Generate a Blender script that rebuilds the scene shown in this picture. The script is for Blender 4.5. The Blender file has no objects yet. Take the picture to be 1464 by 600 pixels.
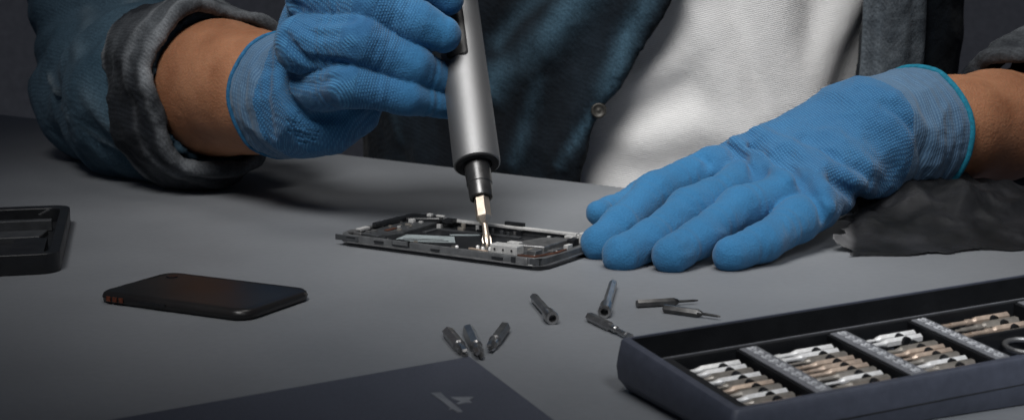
import bpy, math, random
import numpy as np
from mathutils import Matrix, Vector, noise as mnoise

random.seed(7); rng = np.random.default_rng(7)
S = bpy.context.scene
COL = S.collection

# ------------------------------------------------------------------ camera
F = 2200.0; H = 0.186; TH = math.atan(377 / F)
CT, ST = math.cos(TH), math.sin(TH)
O3 = np.array([0.0, 0.0, H])

def ray(px, py):
    x = (px - 732) / F; y = -(py - 300) / F
    return np.array([x, CT + y * ST, -ST + y * CT])

def P(px, py, z=0.0):
    """photo pixel -> point on the horizontal plane at height z"""
    r = ray(px, py)
    return O3 + r * ((z - H) / r[2])

def Q(px, py, D):
    """photo pixel -> point at depth D in front of the lens"""
    r = ray(px, py)
    return O3 + r * (D / r[1])

def PP(px, py, p0, n):
    r = ray(px, py)
    return O3 + r * (np.dot(p0 - O3, n) / np.dot(r, n))

def proj(p):
    d = np.asarray(p, float) - O3
    zc = d[1] * CT - d[2] * ST; yc = d[1] * ST + d[2] * CT
    return 732 + F * d[0] / zc, 300 - F * yc / zc

def unit(v):
    v = np.asarray(v, float); return v / np.linalg.norm(v)

# ------------------------------------------------------------------ object helpers
WORLD = {}

def tag(o, label=None, cat=None, group=None, kind=None):
    if label: o['label'] = label
    if cat: o['category'] = cat
    if group: o['group'] = group
    if kind: o['kind'] = kind
    return o

def empty(name, loc, label=None, cat=None, group=None):
    o = bpy.data.objects.new(name, None); COL.objects.link(o)
    o.empty_display_size = 0.02
    o.location = tuple(loc); WORLD[o] = np.array(loc, float)
    return tag(o, label, cat, group)

def mk(name, v, f, mat, parent=None, loc=None, smooth=False, attrs=None, autosmooth=None):
    """link one mesh object; v in world coordinates"""
    v = np.asarray(v, float).reshape(-1, 3)
    if parent is not None: base = WORLD[parent]
    elif loc is not None: base = np.array(loc, float)
    else: base = np.array([v[:, 0].mean(), v[:, 1].mean(), v[:, 2].min()])
    me = bpy.data.meshes.new(name)
    me.from_pydata((v - base).tolist(), [], [list(map(int, q)) for q in f])
    me.validate(); me.update()
    if attrs:
        for k, a in attrs.items():
            at = me.attributes.new(k, 'FLOAT', 'POINT')
            at.data.foreach_set('value', np.asarray(a, np.float32))
    if mat: me.materials.append(mat)
    if smooth:
        me.polygons.foreach_set('use_smooth', [True] * len(me.polygons))
    if autosmooth is not None:
        me.polygons.foreach_set('use_smooth', [True] * len(me.polygons))
        me.set_sharp_from_angle(angle=math.radians(autosmooth))
    o = bpy.data.objects.new(name, me); COL.objects.link(o)
    if parent is not None:
        o.parent = parent; WORLD[o] = base
    else:
        o.location = tuple(base); WORLD[o] = base
    return o

class MB:
    def __init__(s): s.v = []; s.f = []
    def add(s, v, f):
        n = len(s.v); s.v += [tuple(x) for x in v]; s.f += [[i + n for i in q] for q in f]; return s
    def box(s, fr, a, b):
        """box between local corners a and b in frame fr(u,v,w)->world"""
        (x0, y0, z0), (x1, y1, z1) = a, b
        c = [(x0, y0, z0), (x1, y0, z0), (x1, y1, z0), (x0, y1, z0), (x0, y0, z1), (x1, y0, z1), (x1, y1, z1), (x0, y1, z1)]
        return s.add([fr(*p) for p in c], [(0, 3, 2, 1), (4, 5, 6, 7), (0, 1, 5, 4), (1, 2, 6, 5), (2, 3, 7, 6), (3, 0, 4, 7)])
    def prism(s, fr, poly, w0, w1, bev=0.0):
        """extruded polygon (u,v) list, optional top chamfer"""
        n = len(poly); rings = [(w0, 0.0), (w1 - bev, 0.0)] + ([(w1, bev)] if bev else [])
        if not bev: rings = [(w0, 0), (w1, 0)]
        cx = sum(p[0] for p in poly) / n; cy = sum(p[1] for p in poly) / n
        v = []
        for w, ins in rings:
            for (x, y) in poly:
                d = math.hypot(x - cx, y - cy) or 1
                v.append(fr(x - (x - cx) / d * ins, y - (y - cy) / d * ins, w))
        f = [list(range(n))[::-1], [len(v) - n + i for i in range(n)]]
        for r in range(len(rings) - 1):
            for i in range(n):
                j = (i + 1) % n
                f.append((r * n + i, r * n + j, (r + 1) * n + j, (r + 1) * n + i))
        return s.add(v, f)
    def lathe(s, a, d, prof, n=48, cap0=True, cap1=True, phase=0.0):
        """profile [(t, r)...] round axis a + t d"""
        d = unit(d); h = np.array([0, 0, 1.0]) if abs(d[2]) < .9 else np.array([1.0, 0, 0])
        e1 = unit(np.cross(d, h)); e2 = np.cross(d, e1)
        v = []; f = []
        for (t, r) in prof:
            for i in range(n):
                q = phase + 2 * math.pi * i / n
                v.append(np.asarray(a) + d * t + (e1 * math.cos(q) + e2 * math.sin(q)) * r)
        for k in range(len(prof) - 1):
            for i in range(n):
                j = (i + 1) % n
                f.append((k * n + i, k * n + j, (k + 1) * n + j, (k + 1) * n + i))
        if cap0: f.append(list(range(n))[::-1])
        if cap1: f.append([(len(prof) - 1) * n + i for i in range(n)])
        return s.add(v, f)
    def tube(s, pts, rad, n=12, closed=False, cap=True):
        pts = [np.asarray(p, float) for p in pts]; m = len(pts)
        rad = rad if hasattr(rad, '__len__') else [rad] * m
        v = []; f = []; prev = None
        for i, p in enumerate(pts):
            if closed: tdir = pts[(i + 1) % m] - pts[i - 1]
            else: tdir = pts[min(i + 1, m - 1)] - pts[max(i - 1, 0)]
            tdir = unit(tdir)
            if prev is None:
                h = np.array([0, 0, 1.0]) if abs(tdir[2]) < .9 else np.array([1.0, 0, 0])
                e1 = unit(np.cross(tdir, h))
            else:
                e1 = unit(prev - tdir * np.dot(prev, tdir))
            prev = e1; e2 = np.cross(tdir, e1)
            for k in range(n):
                q = 2 * math.pi * k / n
                v.append(p + (e1 * math.cos(q) + e2 * math.sin(q)) * rad[i])
        for i in range(m if closed else m - 1):
            a = i * n; b = ((i + 1) % m) * n
            for k in range(n):
                j = (k + 1) % n
                f.append((a + k, b + k, b + j, a + j))
        if cap and not closed:
            f.append(list(range(n))); f.append([(m - 1) * n + k for k in range(n)][::-1])
        return s.add(v, f)
    def build(s, name, mat, parent=None, loc=None, smooth=False, auto=None):
        return mk(name, s.v, s.f, mat, parent, loc, smooth, None, auto)

def rrect(x0, y0, x1, y1, r, n=6):
    p = []
    for cx, cy, a in ((x1 - r, y1 - r, 0), (x0 + r, y1 - r, 90), (x0 + r, y0 + r, 180), (x1 - r, y0 + r, 270)):
        for i in range(n + 1):
            q = math.radians(a + 90 * i / n)
            p.append((cx + r * math.cos(q), cy + r * math.sin(q)))
    return p

def bevel(o, w, seg=2, ang=30):
    m = o.modifiers.new('bevel', 'BEVEL'); m.width = w; m.segments = seg
    m.limit_method = 'ANGLE'; m.angle_limit = math.radians(ang)
    return o

# ------------------------------------------------------------------ signed distance shapes
def round_cone(X, a, b, ra, rb):
    a = np.asarray(a); ab = np.asarray(b) - a
    L = float(np.dot(ab, ab)) or 1e-12
    d = X - a
    h = np.clip((d @ ab) / L, 0, 1)
    return np.sqrt(((d - h[..., None] * ab) ** 2).sum(-1)) - (ra + (rb - ra) * h), h

def smin(a, b, k):
    h = np.clip(.5 + .5 * (b - a) / k, 0, 1)
    return b + (a - b) * h - k * h * (1 - h)

def chain(X, pts, k=.004):
    """pts: list of (point, radius); returns distance, arc length along the chain"""
    D = None; acc = 0.0; U = None
    for (a, ra), (b, rb) in zip(pts[:-1], pts[1:]):
        d, h = round_cone(X, a, b, ra, rb); L = np.linalg.norm(np.asarray(b) - np.asarray(a))
        u = acc + h * L
        if D is None: D, U = d, u
        else:
            U = np.where(d < D, u, U); D = smin(D, d, k)
        acc += L
    return D, U

def polydist(X, pts):
    D = None
    for a, b in zip(pts[:-1], pts[1:]):
        d, _ = round_cone(X, a, b, 0, 0)
        D = d if D is None else np.minimum(D, d)
    return D

def addfolds(X, d, folds):
    m = np.abs(d) < .03
    if not m.any(): return d
    Y = X[m]; e = np.zeros(len(Y))
    for pts, amp, w in folds: e += amp * np.exp(-(polydist(Y, pts) / w) ** 2)
    d = d.copy(); d[m] -= e
    return d

def march(fn, px, py, t0=.5, t1=1.7):
    r = ray(px, py); r = r / np.linalg.norm(r); t = t0
    for _ in range(90):
        d = float(fn((O3 + r * t)[None])[0])
        t += max(d * .7, .0004)
        if d < .0003 or t > t1: break
    return O3 + r * t

def surf(fn, lo, hi, h):
    """naive surface nets"""
    lo = np.array(lo, float); n = np.ceil((np.array(hi) - lo) / h).astype(int) + 1
    ax = [lo[i] + h * np.arange(n[i]) for i in range(3)]
    V = np.empty(tuple(n), np.float32)
    step = max(1, int(400000 / (n[1] * n[2])))
    for i in range(0, n[0], step):
        g = np.stack(np.meshgrid(ax[0][i:i + step], ax[1], ax[2], indexing='ij'), -1)
        V[i:i + step] = fn(g.reshape(-1, 3)).reshape(g.shape[:3])
    ins = V < 0
    c = np.zeros(tuple(n - 1), np.int8)
    for dx in (0, 1):
        for dy in (0, 1):
            for dz in (0, 1):
                c += ins[dx:n[0] - 1 + dx, dy:n[1] - 1 + dy, dz:n[2] - 1 + dz]
    act = (c > 0) & (c < 8)
    idx = -np.ones(act.shape, np.int64); cells = np.argwhere(act); idx[act] = np.arange(len(cells))
    acc = np.zeros((len(cells), 3)); cnt = np.zeros(len(cells))
    corners = [(0, 0, 0), (1, 0, 0), (0, 1, 0), (1, 1, 0), (0, 0, 1), (1, 0, 1), (0, 1, 1), (1, 1, 1)]
    for a in range(8):
        for b in range(a + 1, 8):
            ca, cb = np.array(corners[a]), np.array(corners[b])
            if np.abs(ca - cb).sum() != 1: continue
            va = V[tuple((cells + ca).T)]; vb = V[tuple((cells + cb).T)]
            m = (va < 0) != (vb < 0)
            t = np.where(m, va / np.where(m, va - vb, 1), 0)
            acc += (ca + t[:, None] * (cb - ca)) * m[:, None]; cnt += m
    verts = lo + h * (cells + acc / cnt[:, None])
    faces = []
    for d in range(3):
        e1, e2 = (d + 1) % 3, (d + 2) % 3
        sl = [slice(1, n[i] - 1) for i in range(3)]; sl[d] = slice(0, n[d] - 1)
        s2 = list(sl); s2[d] = slice(1, n[d])
        A = ins[tuple(sl)]; B = ins[tuple(s2)]
        for flip in (False, True):
            w = np.argwhere((A & ~B) if not flip else (~A & B))
            if not len(w): continue
            w = w + np.array([0 if i == d else 1 for i in range(3)])
            o1 = np.zeros(3, int); o1[e1] = -1; o2 = np.zeros(3, int); o2[e2] = -1
            q = [idx[tuple((w + k).T)] for k in (np.zeros(3, int), o1, o1 + o2, o2)]
            q = np.stack(q, 1)
            faces.append(q[:, ::-1] if flip else q)
    faces = np.concatenate(faces) if faces else np.zeros((0, 4), int)
    faces = faces[(faces >= 0).all(1)]
    return verts, faces

def normals(v, f):
    n = np.cross(v[f[:, 2]] - v[f[:, 0]], v[f[:, 3]] - v[f[:, 1]]); out = np.zeros_like(v)
    for k in range(4): np.add.at(out, f[:, k], n)
    return out / (np.linalg.norm(out, axis=1, keepdims=True) + 1e-12)

def wrinkle(v, f, amp, scale, stretch=(1, 1, 1), ridged=True, seed=0.):
    """creases of worn cloth: ridged noise along the normals"""
    nn = normals(v, f); st = np.array(stretch) * scale
    d = np.empty(len(v))
    for i, p in enumerate(v * st + seed):
        a = mnoise.noise(Vector(p)); b = mnoise.noise(Vector(p * 2.3 + 7.1))
        d[i] = (1 - 2.6 * abs(a)) * .7 + (1 - 2.6 * abs(b)) * .35 if ridged else a + .5 * b
    return v + nn * (d * amp)[:, None]

def submesh(v, f, keep, attrs=None):
    f = f[keep]; used = np.unique(f); m = -np.ones(len(v), int); m[used] = np.arange(len(used))
    return v[used], m[f], ({k: a[used] for k, a in attrs.items()} if attrs else None)

# ------------------------------------------------------------------ materials
def mat(name):
    m = bpy.data.materials.new(name); m.use_nodes = True
    nt = m.node_tree; b = nt.nodes['Principled BSDF']
    return m, nt, b

def N(nt, typ, **kw):
    n = nt.nodes.new(typ)
    for k, v in kw.items():
        if k in n.inputs.keys(): n.inputs[k].default_value = v
        else: setattr(n, k, v)
    return n

def plain(name, col, rough=.5, metal=0., spec=.5, noise_amt=.12, noise_scale=60., bump=0.0, bump_scale=900., rough_var=.1, speck=.10):
    m, nt, b = mat(name)
    tc = N(nt, 'ShaderNodeTexCoord')
    nz = N(nt, 'ShaderNodeTexNoise', Scale=noise_scale, Detail=5.0)
    nt.links.new(tc.outputs['Object'], nz.inputs['Vector'])
    r = N(nt, 'ShaderNodeValToRGB')
    c = np.array(col)
    r.color_ramp.elements[0].position = .3; r.color_ramp.elements[1].position = .7
    r.color_ramp.elements[0].color = (*np.clip(c * (1 - noise_amt), 0, 1), 1)
    r.color_ramp.elements[1].color = (*np.clip(c * (1 + noise_amt), 0, 1), 1)
    nt.links.new(nz.outputs['Fac'], r.inputs['Fac'])
    n9 = N(nt, 'ShaderNodeTexNoise', Scale=noise_scale * 31 if noise_scale < 40 else noise_scale * 6, Detail=4.0); nt.links.new(tc.outputs['Object'], n9.inputs['Vector'])
    g9 = N(nt, 'ShaderNodeMapRange'); g9.inputs['From Min'].default_value = .3; g9.inputs['From Max'].default_value = .7; g9.inputs['To Min'].default_value = 1 - speck; g9.inputs['To Max'].default_value = 1 + speck
    nt.links.new(n9.outputs['Fac'], g9.inputs['Value'])
    m9 = N(nt, 'ShaderNodeMix', data_type='RGBA', blend_type='MULTIPLY'); m9.inputs['Factor'].default_value = 1
    nt.links.new(r.outputs['Color'], m9.inputs['A']); nt.links.new(g9.outputs['Result'], m9.inputs['B']); nt.links.new(m9.outputs['Result'], b.inputs['Base Color'])
    mr = N(nt, 'ShaderNodeMapRange'); mr.inputs['To Min'].default_value = max(.02, rough - rough_var)
    mr.inputs['To Max'].default_value = min(1, rough + rough_var)
    nt.links.new(nz.outputs['Fac'], mr.inputs['Value']); nt.links.new(mr.outputs['Result'], b.inputs['Roughness'])
    b.inputs['Metallic'].default_value = metal
    b.inputs['Specular IOR Level'].default_value = spec
    if bump:
        n2 = N(nt, 'ShaderNodeTexNoise', Scale=bump_scale, Detail=3.0)
        nt.links.new(tc.outputs['Object'], n2.inputs['Vector'])
        bp = N(nt, 'ShaderNodeBump'); bp.inputs['Strength'].default_value = 1.0; bp.inputs['Distance'].default_value = bump
        nt.links.new(n2.outputs['Fac'], bp.inputs['Height']); nt.links.new(bp.outputs['Normal'], b.inputs['Normal'])
    return m

def math_node(nt, op, a, b=None):
    n = N(nt, 'ShaderNodeMath'); n.operation = op
    for i, x in enumerate((a, b)):
        if x is None: continue
        if isinstance(x, (int, float)): n.inputs[i].default_value = x
        else: nt.links.new(x, n.inputs[i])
    return n.outputs[0]

def knit(name, light, dark, period, row_amp, period2=None, fuzz=.00025, rough=.85, coat=None, ridge=.06, wobble=.003, cont=.45):
    """knitted yarn: rows follow the vertex attribute 'row', stitches the attribute 'wale'; attribute 'coat' = dipped foam area"""
    m, nt, b = mat(name)
    L = nt.links.new
    tc = N(nt, 'ShaderNodeTexCoord')
    ar = N(nt, 'ShaderNodeAttribute'); ar.attribute_name = 'row'
    aw = N(nt, 'ShaderNodeAttribute'); aw.attribute_name = 'wale'
    ac = N(nt, 'ShaderNodeAttribute'); ac.attribute_name = 'coat'
    wob = N(nt, 'ShaderNodeTexNoise', Scale=55.0, Detail=2.0); L(tc.outputs['Object'], wob.inputs['Vector'])
    wv = math_node(nt, 'MULTIPLY', wob.outputs['Fac'], wobble)
    row = math_node(nt, 'ADD', ar.outputs['Fac'], wv)
    s = math_node(nt, 'SINE', math_node(nt, 'MULTIPLY', row, 2 * math.pi / period))
    s = math_node(nt, 'ADD', math_node(nt, 'MULTIPLY', s, .5), .5)
    s2 = math_node(nt, 'SINE', math_node(nt, 'MULTIPLY', math_node(nt, 'ADD', aw.outputs['Fac'], wv), 2 * math.pi / (period2 or period * .8)))
    s2 = math_node(nt, 'ADD', math_node(nt, 'MULTIPLY', s2, .5), .5)
    st = math_node(nt, 'ADD', math_node(nt, 'MULTIPLY', math_node(nt, 'MULTIPLY', s, s2), 1 - ridge), math_node(nt, 'MULTIPLY', s, ridge))
    inv = math_node(nt, 'SUBTRACT', 1.0, ac.outputs['Fac'])
    fine = N(nt, 'ShaderNodeTexNoise', Scale=900.0, Detail=3.0); L(tc.outputs['Object'], fine.inputs['Vector'])
    big = N(nt, 'ShaderNodeTexNoise', Scale=28.0, Detail=3.0); L(tc.outputs['Object'], big.inputs['Vector'])
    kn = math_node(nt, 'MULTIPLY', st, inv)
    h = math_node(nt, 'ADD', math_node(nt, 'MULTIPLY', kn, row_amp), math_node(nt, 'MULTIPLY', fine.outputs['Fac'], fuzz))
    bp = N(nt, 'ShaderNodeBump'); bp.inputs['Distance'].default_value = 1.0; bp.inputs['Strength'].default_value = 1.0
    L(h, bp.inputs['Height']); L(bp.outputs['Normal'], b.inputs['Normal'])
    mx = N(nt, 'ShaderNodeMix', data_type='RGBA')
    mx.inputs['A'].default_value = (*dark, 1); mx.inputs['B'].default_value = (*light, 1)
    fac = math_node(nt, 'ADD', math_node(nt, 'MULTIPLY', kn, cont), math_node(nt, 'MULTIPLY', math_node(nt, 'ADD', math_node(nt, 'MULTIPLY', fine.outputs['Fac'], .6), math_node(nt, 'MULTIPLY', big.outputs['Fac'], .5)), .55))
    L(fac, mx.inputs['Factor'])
    if coat is not None:
        m2 = N(nt, 'ShaderNodeMix', data_type='RGBA')
        vr = N(nt, 'ShaderNodeMix', data_type='RGBA')
        vr.inputs['A'].default_value = (*(np.array(coat) * .55), 1); vr.inputs['B'].default_value = (*(np.array(coat) * 1.45), 1)
        L(math_node(nt, 'ADD', math_node(nt, 'MULTIPLY', fine.outputs['Fac'], .55), math_node(nt, 'MULTIPLY', big.outputs['Fac'], .45)), vr.inputs['Factor'])
        L(ac.outputs['Fac'], m2.inputs['Factor']); L(mx.outputs['Result'], m2.inputs['A']); L(vr.outputs['Result'], m2.inputs['B'])
        L(m2.outputs['Result'], b.inputs['Base Color'])
    else:
        L(mx.outputs['Result'], b.inputs['Base Color'])
    b.inputs['Roughness'].default_value = rough
    b.inputs['Specular IOR Level'].default_value = .15
    b.inputs['Sheen Weight'].default_value = .13; b.inputs['Sheen Roughness'].default_value = .5
    return m

def denim(name, col, fade, scale=9.0, lo=.45, hi=.75, twill=.0022, amp=.0004, stretch=(1, 1, 1), rot=(0, 0, 0), worn=None):
    m, nt, b = mat(name); L = nt.links.new
    tc = N(nt, 'ShaderNodeTexCoord')
    mp = N(nt, 'ShaderNodeMapping'); mp.inputs['Scale'].default_value = stretch; mp.inputs['Rotation'].default_value = rot
    L(tc.outputs['Object'], mp.inputs['Vector'])
    nz = N(nt, 'ShaderNodeTexNoise', Scale=scale, Detail=6.0, Roughness=.6); L(mp.outputs['Vector'], nz.inputs['Vector'])
    rp = N(nt, 'ShaderNodeValToRGB')
    rp.color_ramp.elements[0].position = lo; rp.color_ramp.elements[1].position = hi
    rp.color_ramp.elements[0].color = (*col, 1); rp.color_ramp.elements[1].color = (*fade, 1)
    L(nz.outputs['Fac'], rp.inputs['Fac'])
    worn_col = rp.outputs['Color']
    if worn:
        at = N(nt, 'ShaderNodeAttribute'); at.attribute_name = 'worn'
        wf = math_node(nt, 'MULTIPLY', at.outputs['Fac'], math_node(nt, 'MULTIPLY', math_node(nt, 'POWER', nz.outputs['Fac'], 2.0), 3.0)); 
        wm = N(nt, 'ShaderNodeMix', data_type='RGBA'); wm.inputs['B'].default_value = (*worn, 1)
        L(wf, wm.inputs['Factor']); L(rp.outputs['Color'], wm.inputs['A']); worn_col = wm.outputs['Result']
    wv = N(nt, 'ShaderNodeTexWave', Scale=1 / twill / 6.28 * 2, Distortion=1.2, Detail=2.0); wv.bands_direction = 'DIAGONAL'
    L(tc.outputs['Object'], wv.inputs['Vector'])
    fn = N(nt, 'ShaderNodeTexNoise', Scale=700.0, Detail=3.0); L(tc.outputs['Object'], fn.inputs['Vector'])
    mx = N(nt, 'ShaderNodeMix', data_type='RGBA', blend_type='MULTIPLY'); mx.inputs['Factor'].default_value = .7
    gr = N(nt, 'ShaderNodeMapRange'); gr.inputs['From Min'].default_value = .3; gr.inputs['From Max'].default_value = .7
    gr.inputs['To Min'].default_value = .55; gr.inputs['To Max'].default_value = 1.25
    L(fn.outputs['Fac'], gr.inputs['Value']); L(worn_col, mx.inputs['A']); L(gr.outputs['Result'], mx.inputs['B'])
    L(mx.outputs['Result'], b.inputs['Base Color'])
    h = math_node(nt, 'ADD', math_node(nt, 'MULTIPLY', wv.outputs['Fac'], amp * .5), math_node(nt, 'MULTIPLY', fn.outputs['Fac'], amp))
    n3 = N(nt, 'ShaderNodeTexNoise', Scale=45.0, Detail=4.0); L(tc.outputs['Object'], n3.inputs['Vector'])
    h = math_node(nt, 'ADD', h, math_node(nt, 'MULTIPLY', n3.outputs['Fac'], .004))
    bp = N(nt, 'ShaderNodeBump'); bp.inputs['Distance'].default_value = 1.0; L(h, bp.inputs['Height']); L(bp.outputs['Normal'], b.inputs['Normal'])
    b.inputs['Roughness'].default_value = .9; b.inputs['Specular IOR Level'].default_value = .2
    b.inputs['Sheen Weight'].default_value = .02
    return m

M = {}
M['table'] = plain('table_laminate', (.192, .203, .218), .55, 0, .35, .09, 7, .00007, 1500, .14, .035)
M['wall'] = plain('wall_paint', (.60, .55, .49), .9, 0, .2, .06, 3, .0004, 150)
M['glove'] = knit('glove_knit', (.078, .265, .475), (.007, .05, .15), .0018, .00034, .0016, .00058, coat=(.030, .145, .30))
M['glove_cuff'] = knit('glove_cuff_knit', (.155, .27, .39), (.018, .06, .14), .0019, .00026, .0018, .00016, ridge=.5, wobble=.0006, cont=.4)
M['binding'] = plain('teal_binding', (.012, .17, .26), .8, 0, .2, .25, 400, .0003, 1200)
M['binding_blue'] = plain('blue_binding', (.025, .13, .26), .8, 0, .2, .25, 400, .0003, 1200)
M['black_gap'] = plain('black_gap', (.006, .006, .007), .8)
M['driver'] = None
M['jacket'] = denim('shaded_denim', (.003, .005, .008), (.011, .021, .032), 13, .45, .85, amp=.0002, stretch=(1, 1, .30), rot=(0, .5, 0), worn=(.075, .155, .22))  # unlit jacket front: shade put into the base colour
M['jacket_cuff'] = denim('dark_rolled_denim', (.016, .019, .024), (.15, .165, .18), 16, .46, .78, worn=(.30, .32, .34))
M['jacket_arm'] = None
M['placket'] = denim('faded_placket', (.055, .07, .085), (.17, .20, .225), 60, .3, .75)
M['shirt'] = None
M['plastic_black'] = plain('black_plastic', (.012, .013, .015), .38, 0, .5, .3, 90, .00006, 900)
M['plastic_dark'] = plain('dark_grey_plastic', (.045, .048, .052), .42, 0, .5, .25, 120, .00006, 900)
M['frame'] = plain('phone_mid_frame', (.125, .13, .135), .42, .35, .5, .25, 160, .00005, 900)
M['metal_pale'] = plain('pale_shield_metal', (.60, .60, .59), .42, .3, .5, .15, 200, .0001, 900)
M['metal_mid'] = plain('mid_grey_metal', (.30, .30, .30), .4, .8, .5, .2, 200, .0001, 900)
M['sticker'] = plain('pale_sticker', (.27, .31, .32), .5, 0, .4, .12, 120)
M['copper'] = plain('copper_flex', (.13, .055, .035), .45, .4, .5, .3, 200)
M['glass_black'] = plain('black_glass', (.008, .009, .012), .16, 0, .6, .2, 40)
M['phone_matte'] = plain('matte_black_phone', (.014, .0125, .012), .32, 0, .5, .35, 18)  # faint brown tint: a warm reflection put into the base colour
M['case'] = plain('case_navy_plastic', (.074, .083, .112), .5, 0, .45, .08, 40, .00012, 1400)
M['tray'] = plain('tray_black_plastic', (.010, .011, .013), .5, 0, .45, .2, 70, .0001, 1200)
M['strip'] = plain('label_strip_grey', (.19, .195, .21), .5, 0, .4, .12, 150)
M['mark'] = plain('pale_print', (.62, .63, .65), .6, 0, .3, .2, 700)
M['logo'] = plain('silver_grey_print', (.28, .295, .32), .45, .1, .5, .12, 200)
M['lid'] = plain('lid_navy_board', (.095, .104, .132), .55, 0, .4, .07, 30, .00008, 1500)
M['steel_bright'] = plain('bright_steel', (.93, .92, .90), .36, .25, .5, .1, 250)
M['steel_warm'] = plain('beige_toned_steel', (.62, .49, .39), .36, .5, .5, .15, 250)
M['steel_grey'] = plain('grey_steel', (.36, .33, .29), .36, .5, .5, .18, 250)
M['steel_dark'] = plain('dark_steel', (.10, .10, .10), .3, .85, .5, .25, 250)
M['steel_scatter'] = plain('satin_dark_steel', (.31, .31, .31), .30, .85, .5, .22, 250)
M['champagne'] = plain('champagne_steel', (.66, .56, .46), .32, .85, .5, .08, 250)
M['brass_button'] = plain('antique_brass', (.045, .043, .038), .5, .5, .5, .3, 500)
M['collet'] = plain('gunmetal', (.10, .10, .10), .32, .8, .5, .1, 200)

def brushed():
    m, nt, b = mat('brushed_aluminium'); L = nt.links.new
    a = N(nt, 'ShaderNodeAttribute'); a.attribute_name = 'along'
    w = N(nt, 'ShaderNodeTexNoise', Scale=1.0, Detail=4.0); w.noise_dimensions = '1D'
    L(math_node(nt, 'MULTIPLY', a.outputs['Fac'], 9000), w.inputs['W'])
    r = N(nt, 'ShaderNodeMapRange'); r.inputs['To Min'].default_value = .48; r.inputs['To Max'].default_value = .62
    L(w.outputs['Fac'], r.inputs['Value']); L(r.outputs['Result'], b.inputs['Roughness'])
    b.inputs['Base Color'].default_value = (.255, .257, .26, 1); b.inputs['Metallic'].default_value = .92
    bp = N(nt, 'ShaderNodeBump'); bp.inputs['Distance'].default_value = .00004
    L(w.outputs['Fac'], bp.inputs['Height']); L(bp.outputs['Normal'], b.inputs['Normal'])
    return m
M['driver'] = brushed()

def shirt_mat():
    m, nt, b = mat('white_rib_knit'); L = nt.links.new
    tc = N(nt, 'ShaderNodeTexCoord')
    mp = N(nt, 'ShaderNodeMapping'); mp.inputs['Rotation'].default_value = (0, math.radians(14), 0); L(tc.outputs['Object'], mp.inputs['Vector'])
    wv = N(nt, 'ShaderNodeTexWave', Scale=190.0, Distortion=1.2, Detail=2.0); wv.bands_direction = 'Z'
    wv.inputs['Detail Scale'].default_value = 3.0
    L(mp.outputs['Vector'], wv.inputs['Vector'])
    fn = N(nt, 'ShaderNodeTexNoise', Scale=500.0, Detail=3.0); L(tc.outputs['Object'], fn.inputs['Vector'])
    bg = N(nt, 'ShaderNodeTexNoise', Scale=24.0, Detail=4.0); L(tc.outputs['Object'], bg.inputs['Vector'])
    h = math_node(nt, 'ADD', math_node(nt, 'MULTIPLY', wv.outputs['Fac'], .00022), math_node(nt, 'MULTIPLY', fn.outputs['Fac'], .00012))
    h = math_node(nt, 'ADD', h, math_node(nt, 'MULTIPLY', bg.outputs['Fac'], .0025))
    bp = N(nt, 'ShaderNodeBump'); bp.inputs['Distance'].default_value = 1.0; L(h, bp.inputs['Height']); L(bp.outputs['Normal'], b.inputs['Normal'])
    mx = N(nt, 'ShaderNodeMix', data_type='RGBA'); mx.inputs['A'].default_value = (.77, .77, .765, 1); mx.inputs['B'].default_value = (.86, .86, .85, 1)
    L(math_node(nt, 'ADD', math_node(nt, 'MULTIPLY', wv.outputs['Fac'], .6), math_node(nt, 'MULTIPLY', fn.outputs['Fac'], .4)), mx.inputs['Factor'])
    L(mx.outputs['Result'], b.inputs['Base Color'])
    b.inputs['Roughness'].default_value = .9; b.inputs['Specular IOR Level'].default_value = .2; b.inputs['Sheen Weight'].default_value = .2
    return m
M['shirt'] = shirt_mat()

def skin_mat():
    m, nt, b = mat('skin'); L = nt.links.new
    tc = N(nt, 'ShaderNodeTexCoord')
    n1 = N(nt, 'ShaderNodeTexNoise', Scale=35.0, Detail=6.0); L(tc.outputs['Object'], n1.inputs['Vector'])
    vo = N(nt, 'ShaderNodeTexVoronoi', Scale=520.0); L(tc.outputs['Object'], vo.inputs['Vector'])
    n2 = N(nt, 'ShaderNodeTexNoise', Scale=1100.0, Detail=2.0); L(tc.outputs['Object'], n2.inputs['Vector'])
    r = N(nt, 'ShaderNodeValToRGB'); r.color_ramp.elements[0].position = .3; r.color_ramp.elements[1].position = .72
    r.color_ramp.elements[0].color = (.27, .115, .058, 1); r.color_ramp.elements[1].color = (.42, .20, .108, 1)
    L(n1.outputs['Fac'], r.inputs['Fac']); L(r.outputs['Color'], b.inputs['Base Color'])
    h = math_node(nt, 'ADD', math_node(nt, 'MULTIPLY', vo.outputs['Distance'], .00025), math_node(nt, 'MULTIPLY', n2.outputs['Fac'], .0002))
    h = math_node(nt, 'ADD', h, math_node(nt, 'MULTIPLY', n1.outputs['Fac'], .002))
    bp = N(nt, 'ShaderNodeBump'); bp.inputs['Distance'].default_value = 1.0; L(h, bp.inputs['Height']); L(bp.outputs['Normal'], b.inputs['Normal'])
    b.inputs['Roughness'].default_value = .52; b.inputs['Specular IOR Level'].default_value = .35
    b.inputs['Subsurface Weight'].default_value = .12; b.inputs['Subsurface Radius'].default_value = (.006, .002, .001)
    b.inputs['Subsurface Scale'].default_value = 1.0
    return m
M['skin'] = skin_mat()

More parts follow.
